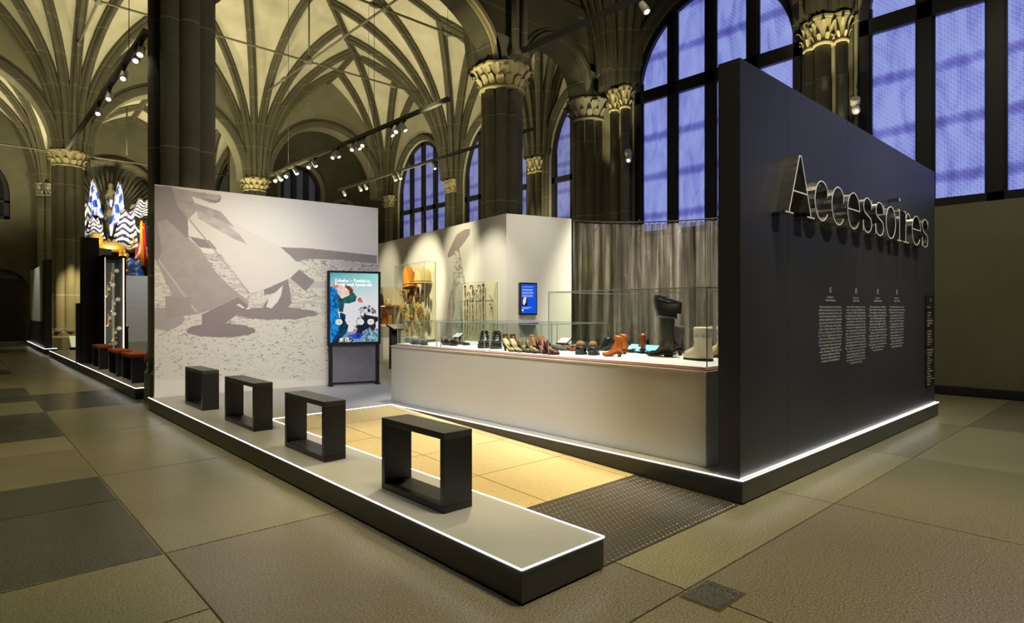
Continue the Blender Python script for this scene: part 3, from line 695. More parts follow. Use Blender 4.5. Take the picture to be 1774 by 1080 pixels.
# ---------------------------------------------------------------- four framed stools
def framed_stool(label, c, rz_=PI/2, L=.73, W=.215, Hh=.485, t=.042):
    r = thing('framed_stool', label, 'stool', c, 'open black stools on the platform', 0)
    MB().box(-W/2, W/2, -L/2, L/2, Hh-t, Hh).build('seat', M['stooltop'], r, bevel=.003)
    MB().box(-W/2, W/2, -L/2, L/2, 0, t).build('bottom_board', M['stool'], r, bevel=.003)
    MB().box(-W/2, W/2, -L/2, -L/2+t, t, Hh-t).build('side_board', M['stool'], r, bevel=.003)
    MB().box(-W/2, W/2, L/2-t, L/2, t, Hh-t).build('side_board', M['stool'], r, bevel=.003)
    return r
FR = [((653.5,847.7),(777,889.5),(820,878.6),'nearest open black stool, at the front end of the platform'),
      ((492.8,773.3),(561.6,801.7),(600.6,795.4),'open black stool second from the front, with bluish shine on its seat'),
      ((391.7,727.6),(437,749.2),(470.7,746),'open black stool third from the front'),
      ((321,700),(350.3,712.6),(379.7,710.7),'farthest open black stool, close to the beach mural wall')]
for fl_, fr_, br_, lab in FR:
    A, B, C2 = [Vector(P(*q, PH)) for q in (fl_, fr_, br_)]
    x0 = (A.x+B.x)/2; x1 = C2.x; L_ = A.y-B.y; W_ = max(.19, min(.24, x1-x0))
    framed_stool(lab, (x0+W_/2, (A.y+B.y)/2, PH), L=L_, W=W_)
# three rust topped stools
for (q, lab) in (((230.4,664.5),'nearest black stool with a rust red cushion'),((199.4,653.6),'middle black stool with a rust red cushion'),((171.6,640.5),'farthest black stool with a rust red cushion, by the instrument case')):
    x, y, z = P(*q, PH); x = 2.12; t_ = .035; hw = .11; hl = .38
    r = thing('cushion_stool', lab, 'stool', (x+hw, y+hl, PH), 'rust topped stools')
    MB().box(-hw,hw,-hl,hl,0,t_).build('bottom_board', M['stool'], r); MB().box(-hw,hw,-hl,hl,.40,.43).build('seat_board', M['stool'], r)
    MB().box(-hw,hw,-hl,-hl+t_,t_,.40).build('side_board', M['stool'], r); MB().box(-hw,hw,hl-t_,hl,t_,.40).build('side_board', M['stool'], r)
    MB().box(-.01,.01,-hl+t_,hl-t_,t_,.40).build('middle_panel', M['stool'], r)
    for sy in (-1,1): MB().box(-hw-.003,-hw,sy*(hl-.004)-.004,sy*(hl-.004)+.004,0,.43).build('metal_edging', M['edge'], r)
    MB().box(-hw-.02,hw+.02,-hl-.02,hl+.02,.43,.485).build('cushion', M['red'], r, bevel=.015)
# ---------------------------------------------------------------- beach mural wall
mw = thing('mural_wall', 'free-standing white wall printed with pointed shoes walking on a beach', 'exhibition wall', (2.0,9.5,PH))
ma_, mb_ = (2.0,9.5), (5.29,9.15); MH = 3.14
MB().obox(ma_, mb_, .12, PH, MH).build('panel', M['whitewall'], mw, True)
def mural(px, py, s, t):
    X = (px-250)*2.634; Y = (py-310)*2.634; n = len(px)
    W0 = np.array(lin((226,223,220))); G = np.array(lin((170,162,163))); D = np.array(lin((146,136,141))); LG = np.array(lin((196,190,190)))
    c = np.tile(W0, (n,1))
    nz = smooth_noise(X, Y, 30, 22, 1)*.5+smooth_noise(X, Y, 9, 6, 2)*.3+smooth_noise(X, Y, 4, 2.5, 3)*.2
    fine = smooth_noise(X, Y, 5.5, 2.2, 5)*.55+smooth_noise(X, Y, 14, 5, 6)*.45
    xs_ = [45,500,690,1062]; hor = np.interp(X, [45,620,1062], [330,350,388])
    sand = (Y > hor) & (Y < 905+25*nz)
    left = inpoly(X, Y, [(200,240),(300,250),(330,330),(400,400),(455,470),(470,520),(440,530),(350,440),(250,320),(205,270)])
    # horizon band and the beach
    pant2 = inpoly(X, Y, [(200,100),(620,310),(690,375),(760,405),(708,415),(650,460),(545,505),(478,525),(430,450),(330,320),(240,215),(200,185)])
    dens = np.interp(Y, [360,500,650,800,905], [.56,.64,.68,.69,.74])
    sp = sand & (fine > dens+.02*np.sin(X/40.))
    c[sand] = np.array(lin((216,213,208)))
    c[sp] = G*.85
    wl = sand & (Y < 620) & (smooth_noise(X, Y, 50, 9, 9) > .62); c[wl] = LG
    band = inpoly(X, Y, [(612,311),(760,318),(1062,350),(1062,388),(900,372),(760,365),(690,378),(660,345)]); c[band] = D*.98+.05*nz[band,None]
    b2 = inpoly(X, Y, [(203,262),(300,282),(335,322),(250,312)]); c[b2] = D
    # shadows on the sand
    def ell(cx, cy, rx, ry): return ((X-cx)/rx)**2+((Y-cy)/ry)**2 < 1+.25*(nz-.5)*4*.5
    c[ell(350,692,160,32)] = D*.92; c[ell(600,615,185,28)] = D; c[ell(90,640,90,50)] = G
    # second (white) trouser leg
    wm = pant2; c[wm] = np.array(lin((222,219,215)))*(1-.05*nz[wm,None])
    ln = inpoly(X, Y, [(200,185),(208,185),(330,330),(400,420),(482,520),(476,528),(430,460),(320,330)]); c[ln] = G
    # first trouser leg, big mid grey area
    leg = inpoly(X, Y, [(45,30),(125,36),(150,110),(198,180),(203,270),(260,325),(330,430),(400,500),(480,560),(470,580),(425,545),(330,590),(250,615),(200,620),(95,640),(95,535),(130,535),(45,360)])
    c[leg] = G[None]*(1+.22*(nz[leg,None]-.5))
    leg2 = inpoly(X, Y, [(45,30),(125,36),(150,110),(198,180),(198,270),(100,185),(60,200),(80,330),(60,380),(45,360)]); c[leg2] = D[None]*(1+.1*nz[leg2,None])
    seam = inpoly(X, Y, [(60,370),(68,370),(245,610),(238,615)]); c[seam] = LG
    sq = inpoly(X, Y, [(97,540),(215,540),(215,600),(250,615),(97,640)]); c[sq] = G*.92
    # jacket hem swirls
    j1 = inpoly(X, Y, [(125,38),(240,60),(350,75),(340,100),(300,110),(250,90),(215,80),(230,110),(350,150),(380,185),(410,222),(360,200),(240,145),(200,185),(150,120)]); c[j1] = G[None]*(1+.5*(nz[j1,None]-.4))
    j2 = inpoly(X, Y, [(240,145),(360,195),(430,250),(470,300),(400,270),(330,230),(245,180)]); c[j2] = (LG if True else G)[None]*(1.15-.5*nz[j2,None])
    j3 = inpoly(X, Y, [(255,85),(330,100),(355,78),(345,105),(320,112)]); c[j3] = D
    # shoes
    s1 = inpoly(X, Y, [(262,620),(428,541),(476,580),(455,600),(395,640),(345,680),(330,712),(260,722),(190,702),(205,685),(262,668)]); c[s1] = D*.97
    s1b = inpoly(X, Y, [(420,575),(432,570),(458,588),(450,592)]); c[s1b] = W0
    s2 = inpoly(X, Y, [(545,507),(655,458),(668,530),(672,570),(640,602),(600,627),(550,605),(540,590),(552,565),(600,520),(548,530)]); c[s2] = D*.97
    s2b = inpoly(X, Y, [(555,585),(570,545),(632,487),(625,530),(610,560),(580,592)]); c[s2b] = W0
    hl = inpoly(X, Y, [(665,453),(708,414),(776,468),(737,514)]); c[hl] = D*.95
    c *= (1+.03*(smooth_noise(X,Y,3,3,11)-.5))[:,None]
    return c
md = Vector((mb_[0]-ma_[0], mb_[1]-ma_[1], 0)); mn = Vector((md.y,-md.x,0)).normalized()*.002
o_ = Vector((ma_[0],ma_[1],PH+.01))+mn
print_grid('mural_print', o_, md, (0,0,MH-PH-.01), 520, 470, mural, vcol_mat('mural_ink', .5), mw)
# ---------------------------------------------------------------- screen kiosk
kA = Vector((4.37,9.08,PH)); kB = Vector((5.12,8.83,PH)); ku = (kB-kA).normalized(); kn = Vector((ku.y,-ku.x,0)); kw = (kB-kA).length
kk = thing('screen_kiosk', 'upright black framed touch screen on two legs in front of the mural', 'screen', tuple(kA))
def kbox(name, s0, s1, z0, z1, e0, e1, m, par=None):
    mb = MB(); v = []
    for z in (z0, z1):
        for (s, e) in ((s0,e0),(s1,e0),(s1,e1),(s0,e1)): p = kA+ku*s+kn*e; v.append((p.x,p.y,z))
    mb.add(v, [[0,3,2,1],[4,5,6,7],[0,1,5,4],[1,2,6,5],[2,3,7,6],[3,0,4,7]]); return mb.build(name, m, par or kk, True)
kbox('housing', -.03, kw+.03, .83, 2.03, -.06, 0, M['black'])
for s0 in (-.01, kw-.05): kbox('leg', s0, s0+.06, PH, .83, -.05, -.01, M['black']); kbox('foot', s0-.01, s0+.07, PH, PH+.012, -.09, .07, M['black'])
kbox('crossbar', .03, kw-.03, PH+.02, PH+.05, -.045, -.02, M['black'])
kbox('glass_panel', .05, kw-.05, PH+.05, .83, -.035, -.03, mat('smoked_panel', (.20,.20,.25), .15, alpha=.45))
def poster(px, py, s, t):
    X = s*610*0+70+s*345; Y = 80+(1-t)*565; n = len(px)
    c0 = np.array(lin((70,165,180))); c1 = np.array(lin((225,225,228))); c2 = np.array(lin((150,160,215)))
    g = np.clip((Y-80)/220, 0, 1)[:,None]; h = np.clip((X-70)/345, 0, 1)[:,None]
    c = (c0*(1-h)+np.array(lin((150,225,215)))*h)*(1-g)+c1*g
    c = np.where((Y > 560)[:,None], np.array(lin((120,150,170))), c)
    nz = smooth_noise(X, Y, 9, 14, 21); n2 = smooth_noise(X, Y, 5, 5, 23)
    def pl(poly, col, col2=None, am=1):
        m_ = inpoly(X, Y, poly); a = np.array(lin(col)); b = np.array(lin(col2 or col)); k = np.clip((nz[m_,None]-.3)*2.2, 0, 1); c[m_] = a*(1-k)+b*k
    pl([(70,190),(100,200),(120,225),(130,300),(125,400),(140,480),(150,560),(100,620),(70,640)], (20,150,225), (10,80,150))
    pl([(118,215),(150,290),(170,330),(160,400),(130,395),(125,300)], (40,95,105), (25,60,70))
    pl([(140,400),(180,420),(175,470),(200,500),(190,560),(120,650),(80,645),(100,600),(130,560)], (10,25,40), (5,70,110))
    pl([(90,175),(120,165),(150,185),(140,205),(100,205)], (205,120,90), (240,180,150))
    pl([(130,190),(165,175),(205,185),(230,215),(225,265),(195,275),(150,290),(120,240)], (225,195,180), (245,225,215))
    pl([(165,175),(205,182),(232,215),(228,262),(205,270),(205,225),(180,200)], (90,45,35), (150,80,50))
    pl([(150,290),(200,265),(232,235),(258,270),(250,310),(200,330),(160,325)], (30,110,105), (10,70,75))
    pl([(262,300),(275,280),(290,285),(302,320),(275,320)], (225,120,80), (150,60,40))
    pl([(230,555),(265,440),(270,380),(310,340),(360,345),(400,390),(395,430),(360,400),(320,430),(300,520),(260,560)], (15,15,25), (225,225,230))
    pl([(270,500),(320,420),(415,440),(415,470),(360,520),(300,600),(250,590)], (10,15,30), (20,40,60))
    pl([(300,560),(360,520),(415,540),(415,640),(300,640)], (150,190,210), (60,100,120))
    pl([(190,590),(260,570),(310,585),(280,620),(210,615)], (20,40,160), (40,90,220))
    pl([(130,610),(220,605),(245,645),(130,645)], (20,30,40), (240,240,240))
    pl([(215,575),(240,540),(240,580)], (230,120,110))
    pl([(350,450),(385,440),(400,520),(375,560),(350,520)], (30,30,50), (90,30,50))
    for k, cx_ in enumerate((132,208,286,360)):
        q = (X-cx_)**2+((Y-480))**2 < 25**2; c[q] = np.array(lin((232,228,222)))
    return c
po = kA+ku*.012+kn*.003; po.z = .875
scr = print_grid('screen', po, ku*(kw-.024), (0,0,1.12), 130, 200, poster, vcol_mat('screen_glow', .3, emit=.9), kk)
txw = mat('screen_white', (1,1,1), .5, emit=.95); txd = mat('screen_dark_ink', (.05,.05,.06), .5, emit=.02)
def ktext(t_, s, z, size, m, al='LEFT'):
    p = kA+ku*s+kn*.006; p.z = z; text_mesh(t_, size, 'screen_text', m, kk, frame_mtx(p, ku, (0,0,1)), al)
ktext('Schuhe – Funktion,', .085, 1.85, .075, txw); ktext('Form und Symbolik', .085, 1.785, .075, txw)
for k, ch in enumerate('DFIE'): ktext(ch, .012+(132-70+k*76)/345*(kw-.024), .875+1.12*(1-(480-80)/565)-.015, .045, txd, 'CENTER')
# ---------------------------------------------------------------- white corner wall behind the counter
cw = thing('corner_wall', 'white L-shaped wall behind the counter, printed with a figure under a parasol', 'exhibition wall', (7.57,8.4,PH))
K0, K1, K2 = (8.52,14.9), (7.57,8.4), (8.97,8.02)
MB().prism([K0,K1,K2,(9.0,8.14),(7.74,8.48),(8.66,14.9)], PH, 3.21).build('panel', M['whitewall'], cw, True)
cd = Vector((K0[0]-K1[0], K0[1]-K1[1], 0)); cL = cd.length; cu = cd.normalized(); cn = Vector((-cu.y, cu.x, 0))
if cn.x > 0: cn = -cn
def CW(px, e=0):                     # point on the long white face (plan) seen at a photo column
    u = (px-887)/F; dx, dy = FW[0]+RT[0]*u, FW[1]+RT[1]*u
    a, b, c_, d_ = dx, -cu.x, dy, -cu.y; det = a*d_-b*c_; k = (K1[0]*d_-b*K1[1])/det; s = (a*K1[1]-c_*K1[0])/det
    p = Vector((K1[0],K1[1],0))+cu*s+cn*e; return s, p, k
def cwz(py, k): return H+(537-py)*k/F
def figure(px, py, s, t):
    X = (px-650)*3.6; Y = (py-360)*3.6; n = len(px)
    W0 = np.array(lin((226,224,218))); G = np.array(lin((150,140,138))); LG = np.array(lin((190,182,176)))
    c = np.tile(W0, (n,1)); st = smooth_noise(X, Y, 5, 60, 31); nz = smooth_noise(X, Y, 5, 7, 32)
    par = inpoly(X, Y, [(450,305),(458,275),(480,225),(510,165),(560,135),(593,132),(590,165),(560,212),(520,262),(485,298),(460,312)])
    c[par] = np.where((np.abs((X+Y*.9)%16-8) < 2)[par,None], LG, G)
    stick = inpoly(X, Y, [(515,255),(523,255),(562,480),(556,480)]); c[stick] = G
    body = inpoly(X, Y, [(498,270),(520,268),(532,330),(548,370),(552,470),(540,500),(490,500),(484,420),(490,350)]); c[body] = W0*(1-.45*(nz[body,None] > .55))
    sk = inpoly(X, Y, [(490,490),(545,490),(560,640),(575,840),(440,850),(450,700),(470,560)]); c[sk] = W0*(1-.30*(st[sk,None]))
    dk = inpoly(X, Y, [(470,515),(485,510),(500,620),(480,740),(470,850),(430,850),(445,720),(455,600)]); c[dk] = LG*(1-.25*nz[dk,None])
    tr = inpoly(X, Y, [(520,500),(536,505),(545,840),(520,840)]); c[tr] = W0*(1-.4*(st[tr,None] > .5))
    return c
s0 = CW(768)[0]; s1 = CW(822)[0]
fo = Vector((K1[0],K1[1],0))+cu*s0+cn*.004; fo.z = .6
print_grid('parasol_figure_print', fo, cu*(s1-s0), (0,0,2.58), 170, 360, figure, vcol_mat('figure_ink', .55), cw)
# panel joints on the wall are fine dark gaps
for s in (2.2, 4.4):
    p = Vector((K1[0],K1[1],0))+cu*s+cn*.001; MB().obox((p.x,p.y),(p.x+cu.x*.004,p.y+cu.y*.004),.001,PH,3.2).build('panel_joint', M['platform'], cw, True)
# blue info screen on the short face
su = (Vector((K2[0],K2[1],0))-Vector((K1[0],K1[1],0))).normalized(); sn = Vector((su.y,-su.x,0))
def SW(px, e=0):
    u = (px-887)/F; dx, dy = FW[0]+RT[0]*u, FW[1]+RT[1]*u
    b, d_ = -su.x, -su.y; det = dx*d_-b*dy; s = (dx*K1[1]-dy*K1[0])/det; k = (K1[0]*d_-b*K1[1])/det
    return s, Vector((K1[0],K1[1],0))+su*s+sn*e, k
sa, pa, ka = SW(898); sb, pb, kb = SW(927.5)
bs = thing('info_screen', 'blue portrait info screen mounted on the short white wall face', 'screen', (pa.x,pa.y,1.3))
z0, z1 = H+(537-546)*ka/F, H+(537-490)*ka/F
def sbox(name, a, b, za, zb, e0, e1, m, par):
    v = []
    for z in (za, zb):
        for (s, e) in ((a,e0),(b,e0),(b,e1),(a,e1)): p = Vector((K1[0],K1[1],0))+su*s+sn*e; v.append((p.x,p.y,z))
    return MB().add(v, [[0,3,2,1],[4,5,6,7],[0,1,5,4],[1,2,6,5],[2,3,7,6],[3,0,4,7]]).build(name, m, par, True)
sbox('housing', sa, sb, z0, z1, .0, .07, M['black'], bs)
def bluescr(px, py, s, t):
    X = s*400; Y = (1-t)*740; c = np.tile(np.array(lin((22,88,225))), (len(s),1))
    for (y0, y1, x1) in ((50,95,320),(120,170,310),(195,240,325),(265,315,310),(575,600,280),(605,625,200)):
        m_ = (Y > y0) & (Y < y1) & (X > 25) & (X < x1) & (np.floor(Y/9)%2 == 0); c[m_] = np.array(lin((170,200,250)))
    m_ = (X > 25) & (X < 160) & (Y > 330) & (Y < 560); c[m_] = np.array(lin((8,20,70)))
    m_ = inpoly(X, Y, [(70,335),(140,335),(120,470),(75,540),(50,500),(40,430)]); c[m_] = np.array(lin((235,235,230)))
    m_ = (X-45)**2+(Y-660)**2 < 500; c[m_] = 1
    return c
so = Vector((K1[0],K1[1],0))+su*(sa+.02)+sn*.073; so.z = z0+.03
print_grid('screen', so, su*(sb-sa-.04), (0,0,z1-z0-.06), 60, 100, bluescr, vcol_mat('blue_screen_glow', .3, emit=.9), bs)
sh = thing('wall_shelf', 'thin dark reading shelf below the blue info screen', 'shelf', (pa.x,pa.y,1.15)); zz = H+(537-562)*ka/F
sbox('board', sa, sb, zz, zz+.02, .0, .16, M['black'], sh); sbox('label_card', sa+.03, sb-.03, zz+.021, zz+.025, .02, .15, M['white'], sh)
# ---------------------------------------------------------------- curtain
ctl = []
for i in range(41):
    t_ = i/40; a = Vector((8.99,7.98)); b = Vector((10.3,7.6)); c_ = Vector((11.0,6.2)); d_ = Vector((10.95,4.3))
    p = a*(1-t_)**3+b*3*t_*(1-t_)**2+c_*3*t_**2*(1-t_)+d_*t_**3; ctl.append(p)
cu_ = thing('sheer_curtain', 'tall shimmering sheer curtain hanging on a curved rail behind the counter', 'curtain', (ctl[0].x,ctl[0].y,PH))
seg = [0]
for a, b in zip(ctl[:-1], ctl[1:]): seg.append(seg[-1]+(b-a).length)
def cpt(s):
    for i in range(40):
        if s <= seg[i+1] or i == 39:
            k = (s-seg[i])/(seg[i+1]-seg[i]); d = (ctl[i+1]-ctl[i]).normalized(); return ctl[i].lerp(ctl[i+1], k), Vector((-d.y, d.x))
NS = 620; NZ = 40; v = []; f = []
for j in range(NZ+1):
    z = .20+(3.13-.20)*j/NZ
    for i in range(NS+1):
        s = seg[-1]*i/NS; p, n = cpt(s); q = s*2*PI/.24+1.6*math.sin(s*3.1)+1.0*math.sin(s*7.3)
        am = .07*(1+.5*math.sin(s*2.9)); a = am*math.sin(q)+.018*math.sin(q*2.3+z*1.2)+.006*math.sin(z*9+s*17)
        a += .012*math.sin(z*23+s*9)*max(0,1.6-z)
        p2 = p+n*a; v.append((p2.x,p2.y,z+.012*math.sin(q)*(1 if j == NZ else 0)))
for j in range(NZ):
    for i in range(NS): k = j*(NS+1)+i; f.append([k,k+1,k+NS+2,k+NS+1])
def curtain_mat():
    m = bpy.data.materials.new('shimmer_voile'); m.use_nodes = True; nt = m.node_tree; b = nt.nodes['Principled BSDF']; L = nt.links.new
    b.inputs['Metallic'].default_value = .8; b.inputs['Roughness'].default_value = .24; b.inputs['Base Color'].default_value = (.80,.77,.70,1)
    out = nt.nodes['Material Output']; t = nt.nodes.new('ShaderNodeBsdfTransparent'); tl = nt.nodes.new('ShaderNodeBsdfTranslucent'); tl.inputs[0].default_value = (.6,.55,.45,1)
    a1 = nt.nodes.new('ShaderNodeMixShader'); a1.inputs[0].default_value = .22; L(b.outputs[0], a1.inputs[1]); L(tl.outputs[0], a1.inputs[2])
    lw = nt.nodes.new('ShaderNodeLayerWeight'); lw.inputs[0].default_value = .4
    mr = nt.nodes.new('ShaderNodeMapRange'); mr.inputs[3].default_value = .62; mr.inputs[4].default_value = .96; L(lw.outputs['Facing'], mr.inputs[0])
    a2 = nt.nodes.new('ShaderNodeMixShader'); L(mr.outputs[0], a2.inputs[0]); L(t.outputs[0], a2.inputs[1]); L(a1.outputs[0], a2.inputs[2]); L(a2.outputs[0], out.inputs[0])
    tc = nt.nodes.new('ShaderNodeTexCoord'); mp = nt.nodes.new('ShaderNodeMapping'); mp.inputs['Scale'].default_value = (14,14,4); n = nt.nodes.new('ShaderNodeTexNoise'); n.inputs['Scale'].default_value = 1.6; n.inputs['Detail'].default_value = 5; n.inputs['Distortion'].default_value = 1
    L(tc.outputs['Object'], mp.inputs[0]); L(mp.outputs[0], n.inputs['Vector']); bp = nt.nodes.new('ShaderNodeBump'); bp.inputs['Strength'].default_value = .5; bp.inputs['Distance'].default_value = .03; L(n.outputs['Fac'], bp.inputs['Height']); L(bp.outputs[0], b.inputs['Normal'])
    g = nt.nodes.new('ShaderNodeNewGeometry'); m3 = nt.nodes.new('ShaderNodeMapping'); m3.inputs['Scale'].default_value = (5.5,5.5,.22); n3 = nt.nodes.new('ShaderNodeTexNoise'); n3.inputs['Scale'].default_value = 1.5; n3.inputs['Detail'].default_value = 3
    cr = nt.nodes.new('ShaderNodeValToRGB'); e = cr.color_ramp.elements; e[0].position = .36; e[0].color = (.13,.115,.095,1); e[1].position = .68; e[1].color = (.95,.90,.78,1); x = e.new(.52); x.color = (.42,.38,.32,1)  # bright and dark sheen streaks put into the cloth colour with its own tones
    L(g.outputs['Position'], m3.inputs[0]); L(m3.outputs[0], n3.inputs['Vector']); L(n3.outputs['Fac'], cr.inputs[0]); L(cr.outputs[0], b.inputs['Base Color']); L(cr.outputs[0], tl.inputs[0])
    return m
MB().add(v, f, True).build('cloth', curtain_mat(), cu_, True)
MB().tube([(p.x,p.y,3.17) for p in ctl], .014, 6).build('rail', M['black'], cu_, True)
for k in (0, 14, 28, 40):
    p = ctl[k]; MB().tube([(p.x,p.y,3.17),(p.x,p.y,PH if k in (0,) else 3.22)], .02, 6).build('rail_post' if k == 0 else 'rail_bracket', M['black'], cu_, True)
for k in range(44):
    p, n = cpt(seg[-1]*(k+.5)/44); MB().tube([(p.x,p.y,3.12),(p.x,p.y,3.165)], .005, 5).build('curtain_glider', M['black'], cu_, True)
# ---------------------------------------------------------------- dark slogan wall
dw = thing('slogan_wall', 'tall charcoal wall with metal lettering and four columns of text', 'exhibition wall', (4.15,2.09,PH))
WF = 2.088
xj = [4.15,4.95,6.3,7.9,9.5]
MB().box(4.15,9.5,WF+.004,WF+.17,PH,3.22).build('core', M['dark'], dw, True)
for a, b in zip(xj[:-1], xj[1:]):
    MB().box(a+.002,b-.002,WF,WF+.0045,PH+.012,3.22).build('panel', M['dark'], dw, True)
MB().box(4.15,9.5,WF-.003,WF+.0,PH,PH+.004).build('led_strip', M['ledc'], dw, True)
# letters
sg = thing('metal_lettering', 'row of deep sheet metal letters reading Accessoires near the top of the charcoal wall', 'lettering', (4.64,WF,2.15))
def arc(cx, cz, rx, rz_, a0_, a1_, n=22): return [(cx+rx*math.cos(math.radians(a0_+(a1_-a0_)*i/n)), cz+rz_*math.sin(math.radians(a0_+(a1_-a0_)*i/n))) for i in range(n+1)]
xh, ch = .71, 1.0
def glyph(c):
    if c == 'A': return [[(.12,0),(.47,1),(.53,1),(.88,0)],[(.0,0),(.26,0)],[(.74,0),(1.0,0)],[(.26,.38),(.745,.38)]]
    if c == 'c': return [arc(.5,xh/2,.46,xh/2,38,322)+[], [(.86,xh*.80),(.86,xh*.62)]]
    if c == 'o': return [arc(.5,xh/2,.46,xh/2,0,360,32)]
    if c == 'e': return [[(.05,xh*.53),(.955,xh*.53)]+arc(.5,xh/2,.455,xh/2,8,325,30)]
    if c == 's': return [arc(.5,xh*.75,.36,xh*.25,20,225,14)+[(.5,xh*.5)]+arc(.5,xh*.25,.38,xh*.25,45,-200,16), [(.88,xh*.98),(.88,xh*.70)], [(.10,xh*.02),(.10,xh*.33)]]
    if c == 'i': return [[(.2,xh),(.5,xh),(.5,0)],[(.1,0),(.9,0)],[(.46,.93),(.56,.93),(.56,.97),(.46,.97),(.46,.93)]]
    if c == 'r': return [[(.12,xh),(.36,xh),(.36,0)],[(.05,0),(.75,0)],[(.36,xh*.6)]+arc(.68,xh*.62,.32,xh*.36,180,60,10)+[(.95,xh*.82)]]
LT = [('A',4.66,5.22,.47),('c',5.22,5.55,.47),('c',5.59,5.93,.47),('e',5.97,6.32,.47),('s',6.37,6.68,.47),('s',6.73,7.05,.47),('o',7.08,7.43,.47),('i',7.46,7.66,.47),('r',7.68,7.98,.47),('e',8.02,8.40,.47),('s',8.42,8.74,.47)]
steel2 = mat('letter_sheet_metal', (.50,.49,.46), .16, metal=1, bump=.15, scale=14); ledge_m = mat('letter_front_edge', (.85,.85,.82), .35, metal=.2)
DEP = .105
for (c, x0, x1, hh) in LT:
    mb = MB(); fe = MB()
    for path in glyph(c):
        pts = [Vector((x0+(x1-x0)*a, 2.155+z*hh)) for a, z in path]; closed = (pts[0]-pts[-1]).length < 1e-4; tk = .0055; n = len(pts); L_ = []; R_ = []
        for i, p in enumerate(pts):
            a = pts[i-1] if i else (pts[-2] if closed else p); b = pts[i+1] if i < n-1 else (pts[1] if closed else p)
            d1 = (p-a).normalized() if (p-a).length > 1e-6 else None; d2 = (b-p).normalized() if (b-p).length > 1e-6 else None
            if d1 is None: d1 = d2
            if d2 is None: d2 = d1
            t_ = (d1+d2); t_ = t_.normalized() if t_.length > 1e-3 else d1
            nn = Vector((-t_.y, t_.x)); k = 1/max(.5, abs(nn.dot(Vector((-d1.y,d1.x))))); L_.append(p+nn*tk*k); R_.append(p-nn*tk*k)
        yb, yf = WF+.001, WF-DEP
        rings = [[(l.x,yb,l.y),(l.x,yf,l.y),(r.x,yf,r.y),(r.x,yb,r.y)] for l, r in zip(L_, R_)]
        mb.loft(rings, cap=True, smooth=False)
        rings = [[(l.x,yf-.003,l.y),(l.x,yf,l.y),(r.x,yf,r.y),(r.x,yf-.003,r.y)] for l, r in zip(L_, R_)]
        fe.loft(rings, cap=True, smooth=False)
    q = mb.build('letter', steel2, sg, True); fe.build('front_edge', ledge_m, q, True)
# wall text
ink = mat('pale_wall_text', (.66,.66,.62), .6)
def wallx(px, y=WF): u = (px-887)/F; return y*(FW[0]+RT[0]*u)/(FW[1]+RT[1]*u), y/(FW[1]+RT[1]*u)
TXT = ["Menschen besitzen in allen Kulturen|und Epochen Accessoires. Es sind Ge-|genstände, mit denen eine Person sich|und ihre Kleidung schmückt, vervoll-|ständigt und akzentuiert. Die Auswahl|zeigt, was? Accessoires vom Kopf bis|Fuss: Von Hüten über Schals, Hand-|schuhe, Taschen, Fächer und Schirme|bis hin zu Stöcken und mehr. Während|des 19. bis 21. Jahrhunderts dominieren|nicht nur neue Materialien die Mode.|Es ist auch stets die Zeit des persön-|lichen Ausdrucks. Accessoires zeigen|sozialen Status, sagen etwas über|unsere Gesinnung, Welt und Zeit aus|und weisen Bewusstsein für die|Personen im Rampenlicht eines|wichtigen Wirtschaftsfaktors.",
 "Dans toutes les cultures et de tout|temps, les personnes utilisent des ac-|cessoires, ces objets qui permettent|de s'apprêter, de se compléter et de se|distinguer et de réunir les parures sur|leurs vêtements. Cette sélection de|présente des accessoires pour la tête|et les pieds : des chapeaux aux chaus-|sures en passant par les écharpes, les|gants, les sacs, les éventails et les para-|pluies. Ils ne cessent pas de changer :|formes du 19e au 21e siècle n'ont pas|été le fruit du hasard. Les accessoires|parlent d'appartenance, de statut social,|mais ce qu'on est, et ce qu'on veut être.|Ils en disent sur le monde. Ils sont|aussi un moyen politique. Ils sont la|voix d'artistes. Enfin, ils ont un rôle|important pour l'économie en Suisse|et l'industrie de la mode.",
 "Gli accessori vengono utilizzati in|tutte le culture e in tutte le epoche.|Sono oggetti con cui una persona|decora, completa e valorizza i propri|abiti. Dalla testa ai piedi, questa|selezione mostra cappelli, sciarpe,|guanti, borse, ventagli e ombrelli,|nonché scarpe e stivali dal 19° al|21° secolo. Non solo materiali nuovi|dominano la moda, ma anche il|desiderio di esprimersi. Gli accessori|mostrano lo stato sociale, dicono|qualcosa del nostro mondo e del|nostro tempo. Sono anche un mezzo|politico. Sono importanti per|l'economia e la moda.",
 "Accessories have been used in all|cultures and epochs. They are objects|with which people adorn, complete|and accentuate their clothing. The|selection shows accessories from|head to toe: from hats and scarves|to gloves, bags, fans, umbrellas,|canes and shoes. From the 19th to|the 21st century, not only new|materials dominate fashion, it is|also personal expression that is|shown. Accessories show status|and say something about our|world and our time. They are an|important business factor."]
HD = ['Accessoires –\nObjekte der Begierde','Accessoires –\nObjets de désir','Accessori –\nOggetti del desiderio','Accessories –\nObjects of desire']
CX = [(1417.5,1459),(1464.5,1500.5),(1505,1536),(1540,1567)]
